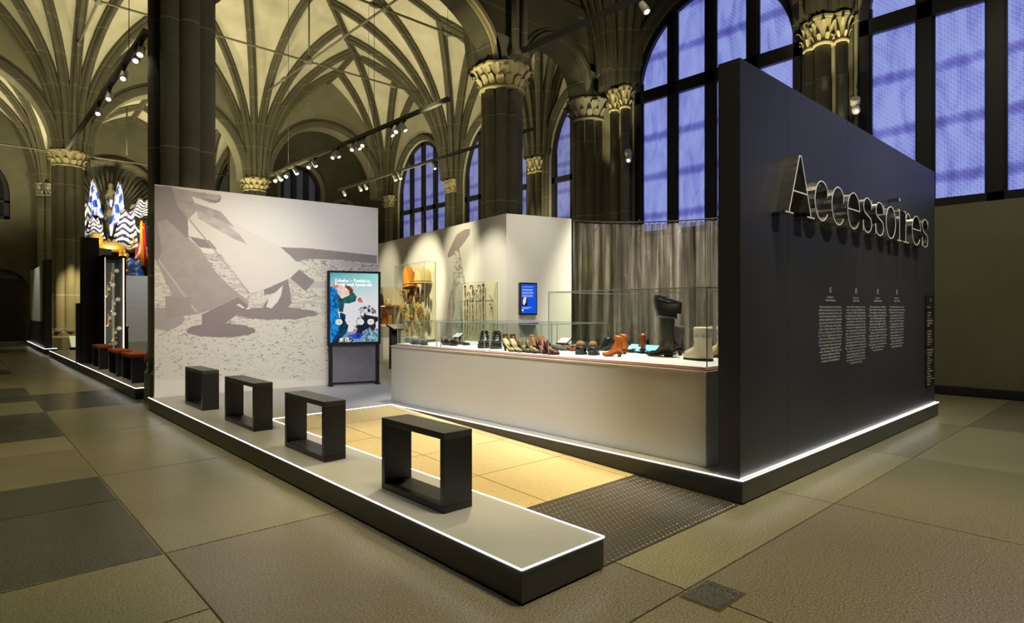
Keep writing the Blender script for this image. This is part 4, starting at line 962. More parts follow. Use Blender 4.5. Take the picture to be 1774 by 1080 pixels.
for (a, b), tx, hd, ic, yb in zip(CX, TXT, HD, 'DFIE', (635,638,616,610)):
    xa, da = wallx(a); xb, db = wallx(b); wd_ = xb-xa
    lines = tx.split('|'); zt = 1.405; zb_ = H+(537-yb)*da/F if False else None
    lh = .0205*1.0
    xm = (xa+xb)/2; dm = (da+db)/2
    ztop = H+(537-531)*dm/F; zbot = H+(537-(yb-6))*dm/F; lh = (ztop-zbot)/len(lines)
    text_mesh('\n'.join(lines), lh*1.02, 'text_column', ink, dw, frame_mtx((xm,WF-.0015,ztop-lh*.5), (1,0,0), (0,0,1)), 'CENTER', line=.98, width=wd_)
    text_mesh(hd, lh*1.0, 'text_heading', ink, dw, frame_mtx((xm,WF-.0015,ztop+lh*2.6), (1,0,0), (0,0,1)), 'CENTER')
    r_ = .027; cz = ztop+lh*5.2
    rg = MB(); rg.loft([[(xm+(r_)*math.cos(2*PI*i/20),WF-.001,cz+r_*math.sin(2*PI*i/20)) for i in range(20)],[(xm+(r_-.004)*math.cos(2*PI*i/20),WF-.0016,cz+(r_-.004)*math.sin(2*PI*i/20)) for i in range(20)]], cap=False)
    rg.build('letter_ring', ink, dw, True)
    text_mesh(ic, .042, 'ring_letter', ink, dw, frame_mtx((xm,WF-.0016,cz-.015), (1,0,0), (0,0,1)), 'CENTER')
x0, d0 = wallx(1602); x1, d1 = wallx(1616); 
ip = thing('credits_panel', 'narrow black credits panel at the right end of the charcoal wall', 'panel', (x0,WF,.5))
zt, zb_ = H+(537-512)*d0/F, H+(537-668)*d0/F
MB().box(x0,x1,WF-.02,WF,zb_,zt).build('board', M['black'], ip, True)
cr_ = "Ausstellung\n\nProjektleitung\nKuratorium\nSzenografie\nGrafik und Konzept\nWissenschaftliche\nMitarbeit\n\nExponatmontage\nKonservierung\nObjektlogistik\nTechnische Leitung\nMedienstationen\nLicht und Ton\n\nBauten und Ausführung\nSammlung Textilien\nSammlung Schuhe\nLeihgaben\nTexte und Lektorat\nÜbersetzungen\nBildrechte\nFotografie\nFilm und Animation\nMarketing\nKommunikation\nBildung und Vermittlung\nDank an alle\nBeteiligten"
text_mesh(cr_, .034, 'credits_text', ink, ip, frame_mtx((x0+.03,WF-.0215,zt-.16), (1,0,0), (0,0,1)), 'LEFT', width=(x1-x0)*.8)
text_mesh('✱' if False else '*', .12, 'credits_mark', ink, ip, frame_mtx(((x0+x1)/2,WF-.0215,zt-.12), (1,0,0), (0,0,1)), 'CENTER')
# ---------------------------------------------------------------- counter and glass cases
ct = thing('display_counter', 'long white display counter with rounded lacquered front under the glass cases', 'counter', (4.28,2.43,PH))
MB().box(4.28,5.55,2.43,7.06,PH,.905).build('body', M['counter'], ct, True, bevel=.004)
MB().box(4.27,5.56,2.42,7.07,.905,.918).build('worktop', M['counter'], ct, True)
MB().box(4.30,5.54,2.44,7.05,.918,.930).build('copper_edge', M['copper'], ct, True)
for a, b in ((2.47,4.22),(4.26,5.14),(5.17,6.05),(6.08,7.03)):
    MB().box(4.34,5.50,a,b,.930,.945).build('display_board', M['white'], ct, True)
ZT = .945
def glass_case(label, y0, y1, zt, x0=4.345, x1=5.44):
    g = thing('glass_case', label, 'glass case', (x0,y0,ZT), 'glass cases on the display counter')
    e = .0035
    for nm, bx in (('glass_side',(x0,x0+.002,y0,y1,ZT,zt)),('glass_side',(x1-.002,x1,y0,y1,ZT,zt)),('glass_side',(x0,x1,y0,y0+.002,ZT,zt)),('glass_side',(x0,x1,y1-.002,y1,ZT,zt)),('glass_top',(x0,x1,y0,y1,zt,zt+.002))):
        MB().box(*bx).build(nm, M['glass'], g, True)
    for x in (x0,x1):
        for y in (y0,y1): MB().box(x-e,x+e,y-e,y+e,ZT,zt+.003).build('glass_edge', M['edge'], g, True)
        MB().box(x-e,x+e,y0,y1,zt-e,zt+e).build('glass_edge', M['edge'], g, True)
    for y in (y0,y1): MB().box(x0,x1,y-e,y+e,zt-e,zt+e).build('glass_edge', M['edge'], g, True)
glass_case('tall glass case with the boots, at the right end of the counter', 2.46, 4.19, 1.577)
glass_case('low glass case with the heeled shoes, just left of the tall case', 4.29, 5.10, 1.25)
glass_case('low glass case with the buckled black boots', 5.19, 6.02, 1.25)
glass_case('low glass case at the left end of the counter', 6.10, 7.0, 1.25)
# ================================================================ shoes
def col(name, rgb, rough=.45, metal=0, noise=.25, scale=25): return mat(name, lin(rgb), rough, metal=metal, noise=noise, scale=scale, bump=.15)
LB = col('black_leather', (34,33,32), .32); LO = col('orange_leather', (190,98,22), .4); LBR = col('brown_leather', (120,66,34), .4)
LC = col('cream_leather', (220,200,150), .45); LOL = col('olive_satin', (110,100,60), .4); LBU = col('burgundy_leather', (88,20,26), .35)
LGR = col('slate_suede', (92,84,84), .7); LM = col('cream_quilt', (222,208,178), .75, scale=8); LW = col('woven_textile', (176,140,84), .8, scale=90); LRD = col('red_leather', (165,45,24), .4)
LBL = col('blue_grey_leather', (72,96,112), .45); LTAN = col('tan_leather', (170,120,60), .45); LFUR = col('brown_fur', (140,104,60), .95, noise=.6, scale=60); SOLE = mat('dark_sole', (.02,.018,.015), .6); INS = mat('shoe_lining', (.25,.17,.09), .7); RUB = mat('black_rubber', (.012,.012,.010), .42, bump=.3, scale=18); RUBG = col('worn_rubber', (52,52,38), .4)
def sm(a, b, x): t = max(0, min(1, (x-a)/(b-a))); return t*t*(3-2*t)
def shoe(label, cat, loc, ang, L=.25, W=.085, heel=.05, shaft=0, sr=(.045,.05), m=None, sole=None, toe=.5, group=None, kind='pump', heelr=.012, platf=.006, hm=None, cuff=None, lean=0):
    m = m or LB; sole = sole or SOLE; hm = hm or sole
    r = thing({'boot':'boot','pump':'heeled_shoe','clog':'clog','flat':'flat_shoe'}[kind], label, cat, loc, group, ang)
    N = 16; rings = []; srings = []
    ankle = .075
    for i in range(N+1):
        t = i/N; x = t*L
        wf = (.62+.38*sm(0,.25,t))*(1-.30*math.exp(-((t-.40)/.14)**2))*(1-sm(.72,1.0,t)*(.93-.45*(1-toe)*0-.25*toe))*(1 if t > .02 else .8)
        wd = W/2*wf*(1.0+.12*sm(.55,.75,t)*(1-sm(.8,1,t)))
        zb = platf+heel*(1-sm(.08,.68,t)) + (.012*sm(.85,1,t) if heel > .02 else .006*sm(.85,1,t))
        if kind == 'boot': top = ankle*(1-sm(.28,.62,t))+ .042-.020*sm(.7,1,t)
        elif kind == 'pump': top = .055*(1-sm(.12,.38,t))+.014+.030*sm(.50,.64,t)-.026*sm(.72,1,t)
        elif kind == 'clog': top = .020+.050*sm(.38,.55,t)-.030*sm(.8,1,t)+.02*(1-sm(0,.3,t))
        else: top = .030*(1-sm(.1,.35,t))+.012+.018*sm(.55,.7,t)-.014*sm(.8,1,t)
        top = max(top, .012)
        ring = []
        for k in range(12):
            a = 2*PI*k/12; cy = math.cos(a); sz = math.sin(a)
            ring.append((x, wd*(abs(cy)**.8)*(1 if cy > 0 else -1), zb+top*.5+top*.5*(abs(sz)**.7)*(1 if sz > 0 else -1)))
        rings.append(ring)
        srings.append([(x*1.0, (wd+.003)*q, zb+dz) for q, dz in ((-1,-platf),(1,-platf),(1,.004),(-1,.004))])
    MB().loft(rings).build('upper', m, r)
    MB().loft(srings, smooth=False).build('sole', sole, r)
    if heel > .012:
        hb = MB(); hr = heelr
        hb.loft([[(L*.10+(-hr if False else 0)+hr*s1*1.1*math.cos(2*PI*k/10)+ (L*.02)*(1-q), hr*s1*math.sin(2*PI*k/10), q*(heel+.002)) for k in range(10)] for q, s1 in ((0,1.0),(.35,.95),(.75,1.45),(1,2.1))])
        hb.build('heel', hm, r)
    if kind == 'boot' and shaft:
        rr = []; zs = heel+.03
        for q in range(11):
            t = q/10; z = zs+(shaft-zs)*t; ra = sr[0]+(sr[1]-sr[0])*sm(0,1,t)
            f_ = 1.25-.25*sm(0,.35,t); cx_ = L*.17+ (L*.06)*(1-sm(0,.3,t)) + lean*t + .004*math.sin(q*2.1)
            rr.append([(cx_+ra*f_*math.cos(2*PI*k/16), ra*.86*math.sin(2*PI*k/16), z+.006*math.cos(2*PI*k/16)*t) for k in range(16)])
        zi = rr[-1]; cx_ = L*.17+lean
        inner = [[(cx_+(p[0]-cx_)*.9, p[1]*.9, p[2]+.001) for p in zi], [(cx_+(p[0]-cx_)*.85, p[1]*.85, p[2]-.05) for p in zi]]
        MB().loft(rr+inner, cap=True).build('shaft', m, r)
    elif kind in ('pump','flat','clog'):
        iz = platf+heel*.9+.03
        MB().loft([[(L*(.06+.25*1)+L*.22*math.cos(2*PI*k/12), W*.27*math.sin(2*PI*k/12), platf+heel*(1-sm(.08,.68,.31+.22*math.cos(2*PI*k/12)))+.020+(.026 if kind=='clog' else .016)*max(0,-math.cos(2*PI*k/12))+dz) for k in range(12)] for dz in (0,.006)]).build('insole', INS, r)
    return r
def at(px, py, z=ZT):
    p = P(px, py, z)
    if p[0] > 5.3: y, d = PX(px, 5.3); return (5.3, y, z)
    if p[0] < 4.46: y, d = PX(px, 4.46); return (4.46, y, z)
    return p
YA = PI/2     # toe pointing along +y (to the left in the photo)
G1 = 'historic shoes on the counter'
# --- tall case
# black wader boot with folded top
x, y, z = at(1160, 619)
wb_ = shoe('very tall dark rubber boot with a folded-over flaring top', 'boot', (x+.03,y+.0,z), YA, .275, .11, .028, .40, (.060,.075), RUBG, kind='boot', toe=.9, heelr=.04, platf=.012)
cf = []
for q, (ra, z_, dx) in enumerate([(.080,.385,0),(.092,.375,0),(.098,.40,.01),(.10,.44,.02),(.108,.49,.025),(.118,.53,.02),(.122,.56,.0)]):
    cf.append([(.047+dx+ra*1.05*math.cos(2*PI*k/20)*(1+.25*(math.cos(2*PI*k/20) < -.2)*q/6), ra*.8*math.sin(2*PI*k/20), z_+.045*(q/6)*math.cos(2*PI*k/20)) for k in range(20)])
MB().loft(cf+[[(p[0]*.93,p[1]*.9,p[2]-.01) for p in cf[-1]],[(p[0]*.9,p[1]*.8,p[2]-.10) for p in cf[-1]]], cap=False).build('folded_cuff', mat('glossy_rubber', (.02,.02,.024), .18), wb_)
MB().tube([(.047+.085*math.cos(2*PI*k/20), .072*math.sin(2*PI*k/20), .385) for k in range(21)], .004, 6).build('cuff_seam', LGR, wb_)
for (px, py, lab) in ((1168,615,'grey-brown suede boot with black foot, left one of the pair behind the rubber boot'),(1183,616,'grey-brown suede boot with black foot, right one of the pair behind the rubber boot')):
    x, y, z = at(px, py); b_ = shoe(lab, 'boot', (x,y-.0,z), YA+.25, .235, .078, .055, .295, (.040,.055), LGR, kind='boot', toe=.2, heelr=.018, group='suede boots in the tall case')
    for ch in b_.children:
        if ch.name.startswith('upper'): ch.data.materials[0] = LB
# moon boots
for (px, py, lab) in ((1222,627,'puffy cream winter boot with laces and a lettered band, front one of the pair'),(1262,621,'puffy cream winter boot with a lettered band, rear one half behind the charcoal wall')):
    x, y, z = at(px, py); x += .10
    t = thing('winter_boot', lab, 'boot', (x,y+.03,z), 'cream winter boots', YA)
    so_ = []
    for z_, k_ in ((0,1.0),(.012,1.03),(.02,1.0)):
        so_.append([(.10+.145*k_*math.cos(2*PI*k/20), .062*k_*math.sin(2*PI*k/20), z_) for k in range(20)])
    MB().loft(so_).build('sole', SOLE, t)
    ft = [[(.10+a*math.cos(2*PI*k/20)+dx, b_*math.sin(2*PI*k/20), z_) for k in range(20)] for z_, a, b_, dx in ((.02,.143,.062,0),(.05,.145,.064,0),(.075,.135,.062,-.005),(.10,.108,.060,-.028),(.12,.088,.062,-.045),(.15,.082,.064,-.048),(.165,.078,.062,-.05),(.18,.083,.066,-.05),(.21,.084,.068,-.05),(.225,.080,.066,-.05),(.25,.088,.070,-.05),(.285,.088,.070,-.05),(.30,.080,.064,-.05),(.29,.06,.05,-.05))]
    MB().loft(ft).build('quilted_upper', LM, t)
    bd_ = MB().loft([[(.05+.0865*math.cos(2*PI*k/20), .0705*math.sin(2*PI*k/20), z_) for k in range(20)] for z_ in (.205,.240)], cap=False).build('band', mat('grey_band', lin((196,196,188)), .6), t)
    # lettering wrapped round the side facing the room
    wd_ = mat('band_ink', (.03,.03,.03), .6)
    txt = 'MOON BOOT  MOON BOOT '
    for k, ch_ in enumerate(txt):
        if ch_ == ' ': continue
        a = math.radians(200)-k*math.radians(360)/len(txt)*-1; rx, ry = .0875, .0715
        p = Vector((.05+rx*math.cos(a), ry*math.sin(a), .212)); u = Vector((-math.sin(a), math.cos(a), 0))
        me_o = text_mesh(ch_, .028, 'band_letter', wd_, None, frame_mtx(p, u, (0,0,1)), 'CENTER'); me_o.parent = bd_
    for j, z_ in enumerate((.07,.10,.13,.16,.19)):
        MB().tube([(.115-.012*j+.02*(j==0),-.045,z_-.01),(.14-.018*j,0,z_+.01),(.115-.012*j,.045,z_-.01)], .0055, 6).build('lace', LTAN, t)
    MB().ball((.0,-.05,.30),.016,.010,.012,8,5).build('lace_knot', LC, t)
x, y, z = at(1262, 616)
b_ = shoe('tall woven textile boot with an orange lining at the case edge', 'boot', (x,y,z), YA, .25, .09, .03, .42, (.05,.06), LW, kind='boot', toe=.5)
# orange ankle boots
for (px, py, lab) in ((1077,619,'orange lace-up ankle boot with small heel, front one of the pair'),(1086,614,'orange ankle boot of the pair standing behind')):
    x, y, z = at(px, py); b_ = shoe(lab, 'boot', (x,y,z), YA+.12, .215, .07, .035, .20, (.034,.040), LO, sole=LBR, kind='boot', toe=.1, heelr=.016, group='orange ankle boots')
    for j in range(7): MB().tube([(.100-.008*j,-.018,.075+.017*j),(.104-.008*j,.018,.078+.017*j)], .0022, 5).build('lace', LTAN, b_)
x, y, z = at(1103, 614); shoe('slim rust brown boot seen from behind, right of the orange boots', 'boot', (x+.1,y,z), 0.5, .22, .07, .04, .20, (.032,.038), col('rust_leather',(150,66,26),.35), sole=SOLE, kind='boot', toe=.2, heelr=.02)
# clogs with fur
for k, (px, py) in enumerate(((1007,615),(1029,616))):
    x, y, z = at(px, py); r_ = shoe('furry brown clog with black toe, %s of the pair facing the camera' % ('left one','right one')[k], 'shoe', (x+.14,y+.15,z), -PI*.75+.05, .24, .105, .04, 0, m=LB, kind='clog', toe=1.0, heelr=.03, platf=.02, group='furry clogs')
    MB().ball((.10,0,.095),.075,.046,.045,12,7,.08).build('fur_collar', LFUR, r_)
for k, (px, py, m_, lab, z_h) in enumerate(((1052,607,LB,'small black ankle boot behind the orange boots',.13),(1064,605,LB,'second small black boot with white insert behind the orange boots',.13),(1116,606,LB,'low black shoe beside the slim rust boot',.10))):
    x, y, z = at(px, py); shoe(lab, 'shoe', (x+.08,y,z), YA+.8, .22, .085, .03, z_h, (.040,.043), m_, kind='boot', toe=.6, heelr=.02)
# small screen lying in the tall case
x, y, z = at(1108, 601); q = thing('table_screen', 'small tilted light blue screen lying at the back of the tall case', 'screen', (5.28,y-.1,z))
p_ = MB().box(-.05,.05,-.22,.22,0,.02).box(.03,.05,-.22,.22,.02,.09).build('housing', M['black'], q)
MB().add([(-.045,-.21,.022),(-.045,.21,.022),(.028,.21,.088),(.028,-.21,.088)],[[0,1,2,3]]).build('screen', mat('pale_blue_glow', lin((130,200,225)), .4, emit=.9), q)
# --- shoe case (second)
def pair(pts, lab, cat, **kw):
    for k, (px, py) in enumerate(pts):
        x, y, z = at(px, py); kk_ = dict(kw); a = kk_.pop('ang', -PI/2); dx = kk_.pop('dx', 0)
        shoe(lab % ('left one','right one')[k], cat, (x+dx,y,z), a, **kk_)
pair([(873,608),(885,609)], 'cream leather heeled shoe with pointed toe, %s of the front pair', 'shoe', ang=-PI/2-.1, L=.245, W=.075, heel=.065, m=LC, toe=.1, group='cream heeled shoes')
pair([(899,610),(912,611)], 'olive satin heeled shoe, %s of the pair', 'shoe', ang=-PI/2-.1, L=.245, W=.075, heel=.06, m=LOL, toe=.1, group='olive heeled shoes')
pair([(930,612),(944,614)], 'burgundy heeled shoe with chunky heel, %s of the pair', 'shoe', ang=-PI/2-.15, L=.235, W=.08, heel=.07, m=LBU, toe=.3, heelr=.02, hm=LBU, group='burgundy heeled shoes')
pair([(873,600),(886,600)], 'brown strapped shoe behind the cream pair, %s', 'shoe', ang=-PI/2-.3, L=.22, W=.08, heel=.03, shaft=.15, sr=(.034,.040), m=LBR, kind='boot', toe=.4, group='brown strapped shoes')
pair([(920,601),(934,602)], 'ochre suede bootie with ruffled collar, %s of the pair', 'shoe', ang=-PI/2-.3, L=.22, W=.09, heel=.03, shaft=.13, sr=(.038,.044), m=LTAN, kind='boot', toe=.6, group='ochre booties')
pair([(952,604),(961,606)], 'blue-grey flat shoe, %s of the pair behind the burgundy heels', 'shoe', ang=-PI/2-.2, L=.24, W=.08, heel=.01, m=LBL, kind='flat', toe=.5, group='blue flat shoes')
pair([(966,605),(978,607)], 'flat red and gold slipper, %s of the pair', 'shoe', ang=-PI/2-.2, L=.24, W=.075, heel=.01, m=LRD, kind='flat', toe=.2, group='red slippers')
pair([(985,600),(994,602)], 'small brown flat shoe, %s of the pair near the label stand', 'shoe', ang=-PI/2-.2, L=.2, W=.07, heel=.01, m=LBR, kind='flat', toe=.3, group='small brown flats')
# --- buckled boots case
for k, (px, py) in enumerate(((839,604),(861,605))):
    x, y, z = at(px, py); b_ = shoe('heavy black platform boot with buckled straps, %s of the pair' % ('left one','right one')[k], 'boot', (x+.16,y+.18,z), -PI*.75, .27, .12, .02, .20, (.058,.052), LB, kind='boot', toe=1, heelr=.045, platf=.045, group='buckled black boots')
    for j in range(4):
        MB().tube([(.13-.02*j+.02*math.cos(a),.052*math.sin(a)*1.15,.085+.03*j) for a in np.linspace(-1.5,1.5,7)], .006, 6).build('strap', RUB, b_)
        MB().box(.15-.02*j,.158-.02*j,-.014,.014,.077+.03*j,.093+.03*j).build('buckle', M['steel'], b_)
pair([(766,597),(776,598)], 'black sling-back mule with tan lining, %s', 'shoe', ang=-PI/2-.2, L=.24, W=.085, heel=.03, m=LB, kind='clog', toe=.6, group='black mules')
pair([(785,596),(797,597)], 'black long-toed patten shoe under the two-legged sign, %s', 'shoe', ang=-PI/2-.2, L=.26, W=.085, heel=.015, m=LB, kind='flat', toe=.2, group='black long-toed shoes')
pair([(770,591),(781,592)], 'olive tan slipper at the back of the left low case, %s', 'shoe', ang=-PI/2-.3, L=.2, W=.08, heel=.02, m=LTAN, kind='flat', toe=.5, group='tan slippers')
pair([(714,598),(729,598)], 'grey rubber sandal at the left end of the counter, %s', 'shoe', ang=-PI/2-.3, L=.23, W=.085, heel=.01, m=col('grey_rubber',(88,92,96),.5), kind='clog', toe=.7, group='grey sandals')
# label stands
def label_stand(lab, px, py, legs, w_=.17):
    x, y, z = at(px, py); t = thing('label_stand', lab, 'label stand', (x,y,z), None)
    if legs == 1: MB().prism([(-.02,-.06),(.02,-.06),(.02,.06),(-.02,.06)], 0, .06).build('stem', M['black'], t)
    else:
        for s_ in (-1,1): MB().box(-.01,.01,s_*.055-.01,s_*.055+.01,0,.07).build('stem', M['black'], t)
    hw = w_/2
    v = [(-.05,-hw,.06),(-.05,hw,.06),(.05,hw,.12),(.05,-hw,.12)]
    MB().add(v+[(a,b,c-.012) for a, b, c in v], [[0,1,2,3],[7,6,5,4],[0,4,5,1],[1,5,6,2],[2,6,7,3],[3,7,4,0]]).build('tray', M['black'], t)
    v = [(-.045,-hw+.006,.0655),(-.045,hw-.006,.0655),(.045,hw-.006,.1195),(.045,-hw+.006,.1195)]
    MB().add(v, [[0,1,2,3]]).build('label_card', M['white'], t)
label_stand('tilted white label on a two-legged black stand in the left low case', 793, 592, 2)
label_stand('tilted white label on a black block at the right end of the low shoe case', 977, 601, 1)
for px, py, lab in ((1093,606,'small white label card with dark stand behind the orange boots'),):
    x, y, z = at(px, py); t = thing('label_card', lab, 'label', (x,y,z)); MB().add([(-.02,-.04,0),(-.02,.04,0),(.02,.04,.07),(.02,-.04,.07)],[[0,1,2,3]]).build('card', M['white'], t); MB().box(.0,.02,-.03,.03,0,.03).build('wedge', M['black'], t)
# lecterns on the platform
def lectern(lab, x, y, h_=.95, w_=.24, d_=.3):
    t = thing('reading_lectern', lab, 'lectern', (x,y,PH))
    MB().loft([[(-w_/2,-.03,z),(w_/2,-.03,z),(w_/2,.03,z),(-w_/2,.03,z)] for z in (0,h_)]).build('post', M['black'], t)
    v = [(-w_/2,-d_/2,h_-.03),(w_/2,-d_/2,h_-.03),(w_/2,d_/2,h_+.06),(-w_/2,d_/2,h_+.06)]
    MB().add(v+[(a,b,c-.03) for a, b, c in v], [[3,2,1,0],[4,5,6,7],[0,4,5,1],[1,5,6,2],[2,6,7,3],[3,7,4,0]]).build('tray', M['black'], t)
    v = [(-w_/2+.01,-d_/2+.01,h_-.025),(w_/2-.01,-d_/2+.01,h_-.025),(w_/2-.01,d_/2-.01,h_+.06),(-w_/2+.01,d_/2-.01,h_+.06)]
    MB().add(v, [[0,1,2,3]]).build('text_sheet', M['white'], t)
x, y, z = P(684, 616, PH); lectern('black reading lectern with pale sheet left of the counter end', 6.7, 6.7*y/x, .86)
x, y, z = P(213, 606, PH); lectern('small black lectern beside the instrument case', 3.3, 3.3*y/x, .8)
# ---------------------------------------------------------------- wall cases
def wall_case(name_lab, pxl, pxr, zb, zt, dep=.28, frame=M['edge']):
    s1, p1, k1 = CW(pxl); s2, p2, k2 = CW(pxr)
    g = thing('wall_case', name_lab, 'glass case', (p2.x,p2.y,zb))
    def q(name, a, b, e0, e1, za, zb_, m, par=g):
        v = []
        for z in (za, zb_):
            for (s, e) in ((a,e0),(b,e0),(b,e1),(a,e1)):
                p = Vector((K1[0],K1[1],0))+cu*s+cn*e; v.append((p.x,p.y,z))
        return MB().add(v, [[0,3,2,1],[4,5,6,7],[0,1,5,4],[1,2,6,5],[2,3,7,6],[3,0,4,7]]).build(name, m, par, True)
    lo, hi = min(s1,s2), max(s1,s2)
    q('back_board', lo, hi, .005, .02, zb, zt, mat('lit_back_board', lin((236,228,196)), .6))
    q('glass_front', lo, hi, dep-.003, dep, zb, zt, M['glass'])
    for s in (lo, hi): q('glass_edge', s-.004, s+.004, dep-.004, dep+.004, zb, zt, M['edge']); q('glass_side', s-.002, s+.001, .02, dep-.004, zb, zt, M['glass']); q('glass_edge', s-.004, s+.004, .0, dep, zt-.004, zt+.004, M['edge']); q('glass_edge', s-.004,s+.004,.0,.012, zb, zt, mat('case_green_edge', lin((120,125,60)), .4))
    for z in (zb, zt): q('glass_edge', lo, hi, dep-.004, dep+.004, z-.004, z+.004, M['edge'])
    q('floor_board', lo, hi, .02, dep, zb-.02, zb, M['white'])
    return g, q, lo, hi
hz0, hz1 = .75, cwz(455, CW(752)[2])
g1, _, h0, h1 = wall_case('tall wall case crowded with straw hats, soles and yellow shoes', 702, 755, hz0, hz1)
def inCW(px, py, e): s, p, k = CW(px, e); return Vector((p.x, p.y, cwz(py, k)))
wang = math.atan2(cu.y, cu.x)      # along the wall; outward is cn
def hang(obj_fn, name, lab, cat, px, py, e, grp=None, rz=0):
    p = inCW(px, py, e); t = thing(name, lab, cat, tuple(p), grp, wang+rz); obj_fn(t); t.scale = (1.25,)*3; t.rotation_euler.y = .22 if name == 'straw_bonnet' else 0; return t
STRAW = col('straw', (222,168,60), .8, scale=60); STR2 = col('pale_straw', (214,190,130), .8, scale=60); ORG_ = col('orange_straw', (220,140,30), .75, scale=50)
# in local frame: x along wall (to the left in the photo), y towards the room = depends on sign
ysg = 1 if Vector((-cu.y, cu.x)).dot(Vector((cn.x, cn.y))) > 0 else -1
def bonnet(m, rx, rz__, tilt=0):
    def f(t):
        MB().lathe([(rx*.15,rz__),(rx*.6,rz__*.92),(rx*.92,rz__*.55),(rx*1.0,0),(rx*1.0,-rz__*.35),(rx*1.18,-rz__*.5),(rx*1.16,-rz__*.52),(rx*.9,-rz__*.3)], n=20).build('crown', m, t)
        MB().tube([(rx*1.02*math.cos(a),rx*1.02*math.sin(a),-rz__*.30) for a in np.linspace(0,2*PI,21)], .012, 6).build('hat_band', LTAN, t)
        MB().ball((0,0,rz__*1.0),.012,.012,.018,8,5).build('button', LTAN, t)
    return f
hang(bonnet(ORG_,.115,.27), 'straw_bonnet', 'tall bright orange straw bonnet at the top of the wall case', 'hat', 722, 487, .20)
hang(bonnet(STR2,.18,.18), 'bell_hat', 'wide beige bell hat at the top right of the wall case', 'hat', 742, 483, .12)
def insole(m, L=.26, W=.085):
    def f(t):
        rings = [[(W/2*(.75+.25*math.cos(PI*(z_/L*2-1)*1.0))*math.cos(a)*(math.sqrt(max(.02,1-(2*z_/L-1)**4))), ysg*(.012*math.sin(a)+.01), z_-L/2) for a in np.linspace(0,2*PI,11)[:-1]] for z_ in np.linspace(0,L,13)]
        MB().loft(rings).build('sole_plate', m, t)
        MB().tube([(0,ysg*.01,L/2),(0,ysg*.01,L/2+.05)], .002, 5).build('hanging_loop', LTAN, t)
    return f
def sandal(m):
    def f(t):
        insole(m,.24,.09)(t)
        MB().tube([(.05*math.cos(a), ysg*(.02+.05*math.sin(a)), .03) for a in np.linspace(0,PI,9)], .014, 6).build('strap', m, t)
        MB().tube([(.05*math.cos(a), ysg*(.02+.05*math.sin(a)), -.05) for a in np.linspace(0,PI,9)], .012, 6).build('strap', m, t)
    return f
def rosette(m):
    def f(t):
        MB().ball((0,ysg*.02,0),.06,.04,.06,10,6).build('core', m, t)
        pm = MB().ball((0,0,0),.034,.022,.034,7,5,.2).mesh('petal', m)
        for k in range(11):
            a = k*2.4; r_ = .03+.008*k; link('petal', pm, t, (r_*math.cos(a), ysg*(.05-.003*k), r_*math.sin(a)), (0,a,0))
    return f
def slipper(m, L=.22):
    def f(t):
        rings = []
        for i in range(9):
            q = i/8; wd = .042*(.7+.5*math.sin(q*PI)); rings.append([(wd*math.cos(a), ysg*(.03+.028*math.sin(a)*(1.2-q*.6)), (q-.5)*L) for a in np.linspace(0,2*PI,11)[:-1]])
        MB().loft(rings).build('upper', m, t); MB().tube([(.028*math.cos(a), ysg*.058, -.03-L*.3+.03*math.sin(a)+.05) for a in np.linspace(0,2*PI,13)], .006, 5).build('rim', INS, t)
    return f
BRO = col('brown_felt',(128,82,44),.8); DKB = col('dark_brown_felt',(84,64,44),.8); OL = col('olive_straw',(150,140,80),.8); YE = col('yellow_petal',(235,205,120),.7); ROSE = col('dusty_rose',(170,104,76),.7)
items = [
 (insole,ORG_,713,499,'amber straw sole hanging below the orange bonnet'),(insole,OL,719,505,'olive straw sole in the second row'),(insole,STR2,725,502,'pale straw sole, centre of the second row'),
 (sandal,STRAW,706,507,'golden straw sandal at the left edge of the case'),(slipper,BRO,733,508,'long brown felt slipper pointing down, right of centre'),(slipper,DKB,741,513,'dark brown woven slipper near the right side'),
 (insole,DKB,749.5,523,'dark oval sole at the right edge of the case'),(slipper,ROSE,714,517,'dusty rose slipper left of centre'),(slipper,ROSE,721,513,'dusty rose slipper in the centre'),(insole,DKB,728,518,'dark brown sole in the middle of the case'),
 (rosette,YE,706,532,'yellow flower shoe at the left, third row'),(rosette,YE,731,533,'yellow flower shoe at the right, third row'),(rosette,YE,714,548,'largest pale yellow flower shoe, lower left'),(rosette,ROSE,737,544,'rose and cream flower shoe, lower right'),
 (slipper,OL,720,536,'olive slipper between the yellow flower shoes'),(sandal,STRAW,726,560,'golden orange straw clog in the lower middle'),(insole,OL,746,548,'tall olive straw sole at the lower right edge'),(sandal,YE,738,562,'cream straw sandal low on the right'),
 (sandal,STRAW,710,573,'golden wishbone shaped clog low on the left'),(insole,OL,718,578,'olive sole beside the wishbone clog'),(insole,OL,733,572,'olive sole low in the middle'),(insole,DKB,748,570,'dark olive sole low on the right'),
 (slipper,BRO,703,551,'small brown slipper poking out at the left edge'),(rosette,OL,741,553,'olive flower shoe behind the rose one'),(slipper,STR2,725,523,'pale straw slipper in the middle'),(sandal,OL,709,542,'olive straw sandal between the flower shoes on the left')]
for fn_, m_, px, py, lab in items:
    hang(fn_(m_), {insole:'straw_sole',sandal:'straw_sandal',slipper:'felt_slipper',rosette:'flower_shoe'}[fn_], lab, 'shoe', px, py, .06+.05*random.random(), 'footwear and hats in the tall wall case')
for px, w_ in ((709,.05),(741,.13)): 
    p = inCW(px, 592, .14); tag(MB().box(p.x-.04,p.x+.04,p.y-w_,p.y+w_,hz0,hz0+.012).build('label_plate', M['stooltop']), 'grey label plate on the floor of the hat case, ' + ('left' if px < 720 else 'right'), 'label', 'label plates')
